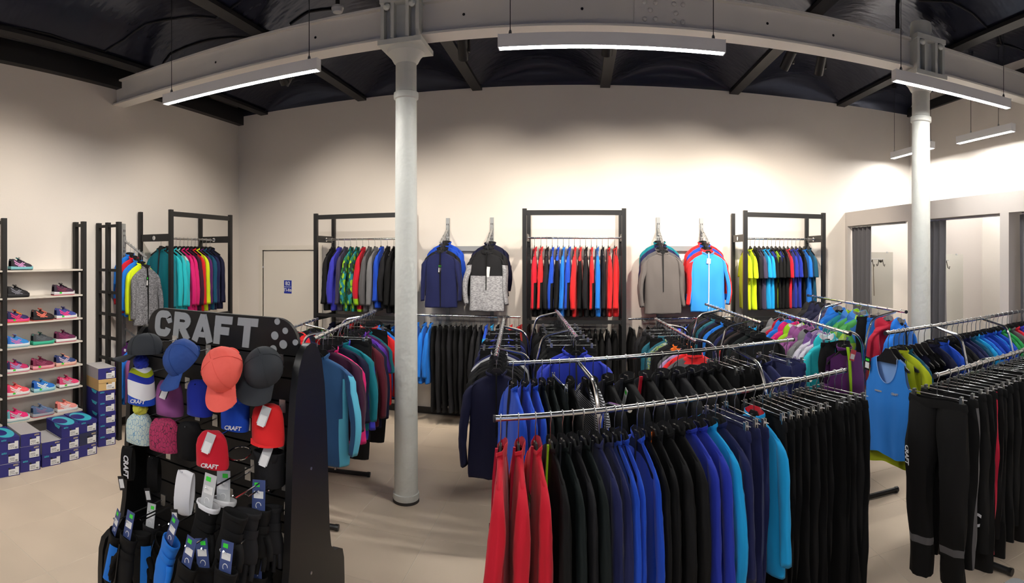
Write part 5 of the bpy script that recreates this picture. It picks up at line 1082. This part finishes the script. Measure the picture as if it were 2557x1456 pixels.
# knitted hats, given by the pixel box they fill
def hat(px, py, wp, hp_, Y, col, label, open_down=True, accs=None, pom=None, word=None, tilt=0.0, yaw=0.0, tagp=None, flat=.62, brimmed=False, kind='hat'):
    p = at_y(px, py, Y); r = hypot(p.x, p.y); W2 = wp / F_PX * r / 2; H = hp_ / F_PX * r
    M = Matrix.Translation(p) @ Matrix.Rotation(atan2(-p.x, p.y) * .55 + radians(yaw), 4, 'Z') @ Matrix.Rotation(radians(tilt), 4, 'Y')
    g = tag(empty('knit_hat' if kind == 'hat' else 'neck_tube', M=M), label, kind if kind == 'hat' else 'neck tube', 'hats on the stand')
    sec = [(1.0, -.5), (1.03, -.42), (1.02, -.3), (1.0, -.1), (.98, .12), (.9, .3), (.72, .42), (.42, .49), (.05, .5)] if kind == 'hat' else [(.96, -.5), (1.0, -.3), (1.0, 0), (1.02, .3), (1.05, .45), (1.0, .5), (.9, .48), (.8, .2)]
    rings = []
    for q, (c_, z) in enumerate(sec):
        zz = z * H * (1 if open_down else -1)
        ring = [(W2 * c_ * cos(a) * (1 + .05 * sin(3 * a + px)), W2 * flat * c_ * sin(a) + .006 * sin(2 * a + q), zz + .05 * H * sin(2 * a + px) * (abs(z) < .45)) for a in [2 * pi * k / 28 for k in range(28)]]
        rings.append(ring if open_down else ring[::-1])
    ms = [cloth(col)] + [cloth(a) for a in (accs or [])]
    part('knit_body', MB().loft(rings, cap=(False, True), mfun=(lambda k, i: {0: 1, 1: 1, 2: 0, 3: 0, 4: 2, 5: 3, 6: 0, 7: 0}.get(k, 0) if accs and len(accs) == 3 else 0)), ms, g, angle=None)
    if pom: part('pompom', MB().ball((0, 0, H * .5 + .02), (.034, .034, .032), 18, 12, jit=.14), cloth(pom), g, smooth=False)
    if brimmed: part('hat_brim', MB().grid(lambda u, v: (W2 * 1.0 * (2 * u - 1), -W2 * flat * (.85 + .45 * v * cos((u - .5) * 2.6)) * math.sqrt(max(.05, 1 - (2 * u - 1) ** 2 * .8)), -H * (.36 + .14 * v)), 14, 4), ms, g, angle=None)
    if word: link('lettering', text(word, .035, .0008, .001, .2), g, mats=[cloth('white')], M=Matrix.Translation((0.0, -W2 * flat * 1.08 - .004, -H * .38)) @ Matrix.Rotation(pi / 2, 4, 'X') @ Matrix.Scale(.62, 4))
    if tagp:
        t = part('price_tag', MB().bb(-.017, .017, -.001, .001, -.035, .032), tagp, g, smooth=False, M=Matrix.Translation((.0, -W2 * flat * 1.12 - .006, H * (.3 if kind == 'hat' else .5))) @ Matrix.Rotation(.3, 4, 'Y') @ Matrix.Rotation(-.35, 4, 'X'))
        part('label', MB().bb(-.013, .013, -.002, -.001, -.04, .0), WHITEP, t, smooth=False)
    sw_hook(p + Vector((0, W2 * flat * .3, H * .3)), 'chrome prong behind the ' + label.split(',')[0])
SILV = mat('silver card', lin(196, 198, 200), 0.35)
hat(352, 962, 72, 92, 1.60, 'white', 'white knit hat with royal blue brim, yellow stripe and blue pompom', accs=['royal', 'cobalt', 'acid'], pom='cobalt', word='CRAFT')
hat(423, 992, 70, 86, 1.67, 'mauve', 'mauve knit hat, above the magenta mesh hat', tagp=BLACKP)
hat(497, 992, 66, 88, 1.66, 'cobalt', 'navy blue fleece hat, half hidden by the coral cap')
hat(588, 1028, 74, 88, 1.68, 'royal', 'royal blue neck tube, folded open', kind='tube', word='CRAFT', tagp=SILV)
hat(668, 1058, 82, 100, 1.68, 'brightred', 'red peaked hat with a silver card', brimmed=True, tagp=SILV)
MATS['paleyellow'] = mat('pale yellow wool', lin(196, 196, 70), 0.9)
hat(350, 1068, 70, 74, 1.60, 'meshteal', 'white hat with blue net pattern and yellow pompom', pom='paleyellow', open_down=True)
hat(411, 1084, 78, 78, 1.58, 'meshmagenta', 'magenta hat with dark net pattern', tagp=None)
hat(472, 1098, 66, 90, 1.62, 'black', 'black fleece hat with a faint print')
hat(531, 1120, 82, 88, 1.56, 'red', 'red fleece hat with white lettering and a silver card', word='CRAFT', tagp=SILV)
hat(672, 1168, 78, 84, 1.70, 'charcoal', 'black neck tube, below the red peaked hat', kind='tube', tagp=SILV)
# wire ring for hats
p = at_y(606, 1128, 1.66); rg = tag(empty('wire_hat_ring', p), 'empty chrome wire ring beside the red fleece hat', 'wire ring')
part('ring', MB().tube([(.045 * cos(a), -.02 + .045 * sin(a), .01 * sin(a)) for a in [2 * pi * k / 24 for k in range(25)]], .0026, 6), CHROME, rg)
part('stem', MB().tube([(0, .025, .01), (0, SYC - .031 - p.y, .01)], .003, 6), CHROME, rg)
part('backplate', MB().bb(-.014, .014, SYC - .035 - p.y, SYC - .031 - p.y, -.03, .03), STEEL, rg, smooth=False)
# headbands
def headband(px, py, wp, hp_, Y, col, label, tilt=0, word=None):
    p = at_y(px, py, Y); r = hypot(p.x, p.y); W2, H = wp / F_PX * r / 2, hp_ / F_PX * r
    g = tag(empty('headband', M=Matrix.Translation(p) @ Matrix.Rotation(atan2(-p.x, p.y) * .5, 4, 'Z') @ Matrix.Rotation(radians(tilt), 4, 'Y')), label, 'headband', 'headbands on the stand')
    def P(u, v): a = 2 * pi * u; return (W2 * (.12 * cos(a) + (v - .5) * 1.7), .016 * cos(a) - .01, H / 2 * sin(a) * (1 - .03 * cos(6.28 * v)))
    part('band', MB().grid(P, 36, 8), cloth(col), g, angle=None)
    if word: link('lettering', text(word, .035, .0008, .001, .2), g, mats=[cloth('white')], M=Matrix.Translation((W2 * .1, -.042, 0)) @ Matrix.Rotation(pi / 2, 4, 'Y') @ Matrix.Rotation(pi / 2, 4, 'X') @ Matrix.Scale(.9, 4))
    t = part('price_tag', MB().bb(-.014, .014, -.001, .001, -.06, 0), BLACKP, g, smooth=False, M=Matrix.Translation((-W2 * .6, -.05, -H * .3)) @ Matrix.Rotation(-.2, 4, 'Y'))
    part('label', MB().bb(-.01, .01, -.002, -.001, -.05, -.012), WHITEP, t, smooth=False)
    sw_hook(p + Vector((0, .0, H * .46)), 'chrome prong carrying the ' + label)
headband(322, 1155, 34, 84, 1.60, 'black', 'black headband with white lettering by the side panel', 0, 'CRAFT')
headband(387, 1183, 34, 88, 1.70, 'black', 'plain black headband beside the white one')
headband(463, 1228, 48, 112, 1.54, 'white', 'white headband hanging in a loop', 5)
# gloves and mittens
def finger_chain(mb, pts, r):
    P = [Vector(p) for p in pts]; mb.tube(tube_arc(P, 3), [r * (1 - .25 * i / (len(tube_arc(P, 3)) - 1)) for i in range(len(tube_arc(P, 3)))], 8)
    return mb
def glove_mesh(mitt, ph=0.0):
    mb = MB(); rings = []
    for z, a, b in [(0, .05, .03), (-.03, .047, .026), (-.06, .043, .024), (-.09, .044, .026), (-.12, .05, .028), (-.15, .052, .027), (-.17, .05, .024)] + ([(-.2, .048, .023), (-.235, .04, .02), (-.262, .026, .014), (-.272, .01, .006)] if mitt else [(-.18, .044, .018)]):
        rings.append([(x + .004 * sin(20 * z + ph), y + .004 * sin(30 * x + ph), z) for x, y, _ in ell(0, 0, z, a, b, 18, 2.5)])
    mb.loft(rings, cap=(False, True))
    if not mitt:
        for k, (x, l) in enumerate(((-.037, .065), (-.013, .08), (.012, .075), (.036, .058))):
            finger_chain(mb, [(x, 0, -.165), (x * 1.1, -.006, -.165 - l * .55), (x * 1.12, -.016, -.165 - l)], .0125)
    finger_chain(mb, [(.04, -.004, -.095), (.066, -.012, -.13), (.07, -.02, -.175)], .0155)
    return mb
GLV = {True: [glove_mesh(True, k).mesh('hand_shell', True, None) for k in (0, 2)], False: [glove_mesh(False, k).mesh('hand_shell', True, None) for k in (0, 2)]}
CUFF = MB().loft([ell(0, 0, z, a, b, 20, 2.3) for z, a, b in [(-.012, .05, .031), (.0, .053, .034), (.008, .052, .033), (.004, .046, .027), (-.02, .044, .025)]], cap=(False, False)).mesh('cuff_trim', True, None)
PANEL = MB().grid(lambda u, v: (.018 + .038 * u - .01 * v, -.031 + .03 * u * u, -.04 - .19 * v), 5, 8).mesh('side_panel_trim', True, None)
STRAPB = MB().loft([ell(0, 0, z, a, b, 20, 2.4) for z, a, b in [(-.055, .046, .027), (-.06, .047, .028), (-.08, .046, .028), (-.085, .045, .027)]], cap=(False, False)).mesh('wrist_strap', True, None)
CARD = mat('navy header card', lin(62, 78, 130), 0.5)
NGV = [0]
def glove(px, py, Y, col, trim, label, mitt=True, yaw=0, tilt=0, s=.8, panel=False, card='navy', word=None):
    p = at_y(px, py, Y); k = NGV[0] % 2; NGV[0] += 1
    M = Matrix.Translation(p) @ Matrix.Rotation(radians(yaw), 4, 'Z') @ Matrix.Rotation(radians(tilt), 4, 'Y') @ Matrix.Rotation(radians(-8), 4, 'X') @ Matrix.Diagonal((s * (-1 if k else 1), s, s, 1))
    g = tag(empty('mitten' if mitt else 'glove', M=M), label, 'mitten' if mitt else 'glove', 'gloves on the stand'); c, t = cloth(col), cloth(trim)
    link('hand_shell', GLV[mitt][k], g, mats=[c]); link('cuff_trim', CUFF, g, mats=[c if panel else t]); link('wrist_strap', STRAPB, g, mats=[c])
    if panel: link('side_panel_trim', PANEL, g, mats=[t])
    if card:
        cm_ = {'navy': CARD, 'grey': SILV}[card]
        M2 = Matrix.Translation((.0, -.012, .03)) @ Matrix.Rotation(.12 * (1 if k else -1), 4, 'Y') @ Matrix.Rotation(-.12, 4, 'X')
        cd = part('header_card', MB().bb(-.03, .03, -.001, .001, -.03, .085), cm_, g, smooth=False, M=M2)
        part('barcode_label', MB().bb(-.022, .022, -.002, -.001, .015, .042), WHITEP, cd, smooth=False)
        part('sticker', MB().bb(-.02, .004, -.002, -.001, .058, .074), GREENST, cd, smooth=False)
        part('swirl_print', MB().tube([(.012 * cos(a), -.0012, -.012 + .012 * sin(a)) for a in [k_ * .4 for k_ in range(11)]], .0016, 4), WHITEP, cd)
    if word: link('lettering', text(word, .035, .0008, .001, .2), g, mats=[cloth('white')], M=Matrix.Translation((0, -.031, -.14)) @ Matrix.Rotation(.5, 4, 'Y') @ Matrix.Rotation(pi / 2, 4, 'X') @ Matrix.Scale(.45, 4))
    sw_hook(p + Vector((0, .02, .055)), 'chrome prong carrying the ' + label)
glove(290, 1332, 1.50, 'black', 'blue', 'black mitten with blue panels hung outermost', True, -25, 8, .85, True)
glove(322, 1342, 1.41, 'black', 'black', 'black mitten with open cuff and blue seam', True, -10, 4, .85, True, 'navy')
glove(352, 1335, 1.51, 'black', 'blue', 'black mitten with broad blue edge', True, 15, -6, .85, True, None)
glove(378, 1315, 1.63, 'black', 'charcoal', 'black glove under the silver card', False, 0, 0, .82, False, 'grey')
glove(428, 1352, 1.43, 'blue', 'blue', 'bright blue mitten with navy card', True, -20, 14, .82)
glove(404, 1350, 1.57, 'black', 'blue', 'black mitten with blue piping beside the bright blue mitten', True, -30, 22, .8, True, None)
glove(520, 1262, 1.50, 'black', 'white', 'black cuffed glove with white rim', False, -5, 6, .95, False, 'grey', 'CRAFT')
glove(560, 1250, 1.63, 'black', 'white', 'black glove with white rim behind the cuffed one', False, 10, 0, .95, False, 'grey')
glove(588, 1285, 1.47, 'black', 'black', 'black fleece glove with white print', False, 0, 8, .9, False, None, 'CRAFT')
glove(620, 1280, 1.54, 'charcoal', 'charcoal', 'charcoal fleece glove beside the printed one', False, 15, 4, .92, False, None)
glove(648, 1272, 1.61, 'black', 'black', 'black fleece glove with open cuff by the inner side panel', False, 5, 0, .88, False, 'navy')
glove(676, 1268, 1.685, 'charcoal', 'charcoal', 'charcoal fleece glove against the side panel', False, 20, -2, .88, False, None)
glove(470, 1410, 1.36, 'black', 'black', 'black gathered mitten below the bright blue one', True, -10, 10, .8, False, 'navy')
glove(510, 1415, 1.44, 'black', 'black', 'black gathered mitten in the middle of the lowest row', True, 15, -6, .8, False, 'navy')
glove(565, 1425, 1.40, 'black', 'teal', 'black mitten with teal edge in the lowest row', True, 0, 4, .8, True, 'navy')
glove(640, 1440, 1.60, 'black', 'black', 'black mitten with two cards at the end of the lowest row', True, 10, 0, .8, False, 'navy')
glove(660, 1410, 1.69, 'black', 'black', 'black mitten tucked behind the lowest row', True, 5, 0, .8, False, 'navy')

# ================================================================== low table at the lower right edge
tb = tag(empty('display_table', (1.17, 1.1, 0)), 'low dark grey display table with a pale rim', 'table')
def rrect(w2, h2, r): return [(sx * (w2 - r) + r * cos(a), sy * (h2 - r) + r * sin(a)) for sx, sy, q in ((1, 1, 0), (-1, 1, 1), (-1, -1, 2), (1, -1, 3)) for a in [pi / 2 * (q + k / 5) for k in range(6)]]
part('table_top', MB().prism(rrect(.345, .355, .03), .735, .75, 'xy'), mat('slate top', lin(66, 68, 72), .4), tb, angle=40)
part('rim', MB().prism(rrect(.352, .362, .034), .722, .742, 'xy'), mat('pale rim', lin(196, 200, 196), .4), tb, angle=40)
for sx in (-1, 1):
    for sy in (-1, 1): part('leg', MB().bb(sx * .31 - .02, sx * .31 + .02, sy * .32 - .02, sy * .32 + .02, 0, .722), BLKMET, tb, smooth=False)
tag(part('folded_cloth', MB().grid(lambda u, v: (1.33 + .17 * u + .01 * sin(9 * v), 1.08 + .3 * v, .752 + .05 * (sin(pi * u) * sin(pi * v)) ** .5 + .006 * sin(14 * u + 5 * v) * sin(pi * u) * sin(pi * v)), 16, 16).bb(1.34, 1.49, 1.09, 1.37, .7505, .757), cloth('lightgrey'), angle=None), 'pale crumpled cloth lying on the low display table', 'cloth')
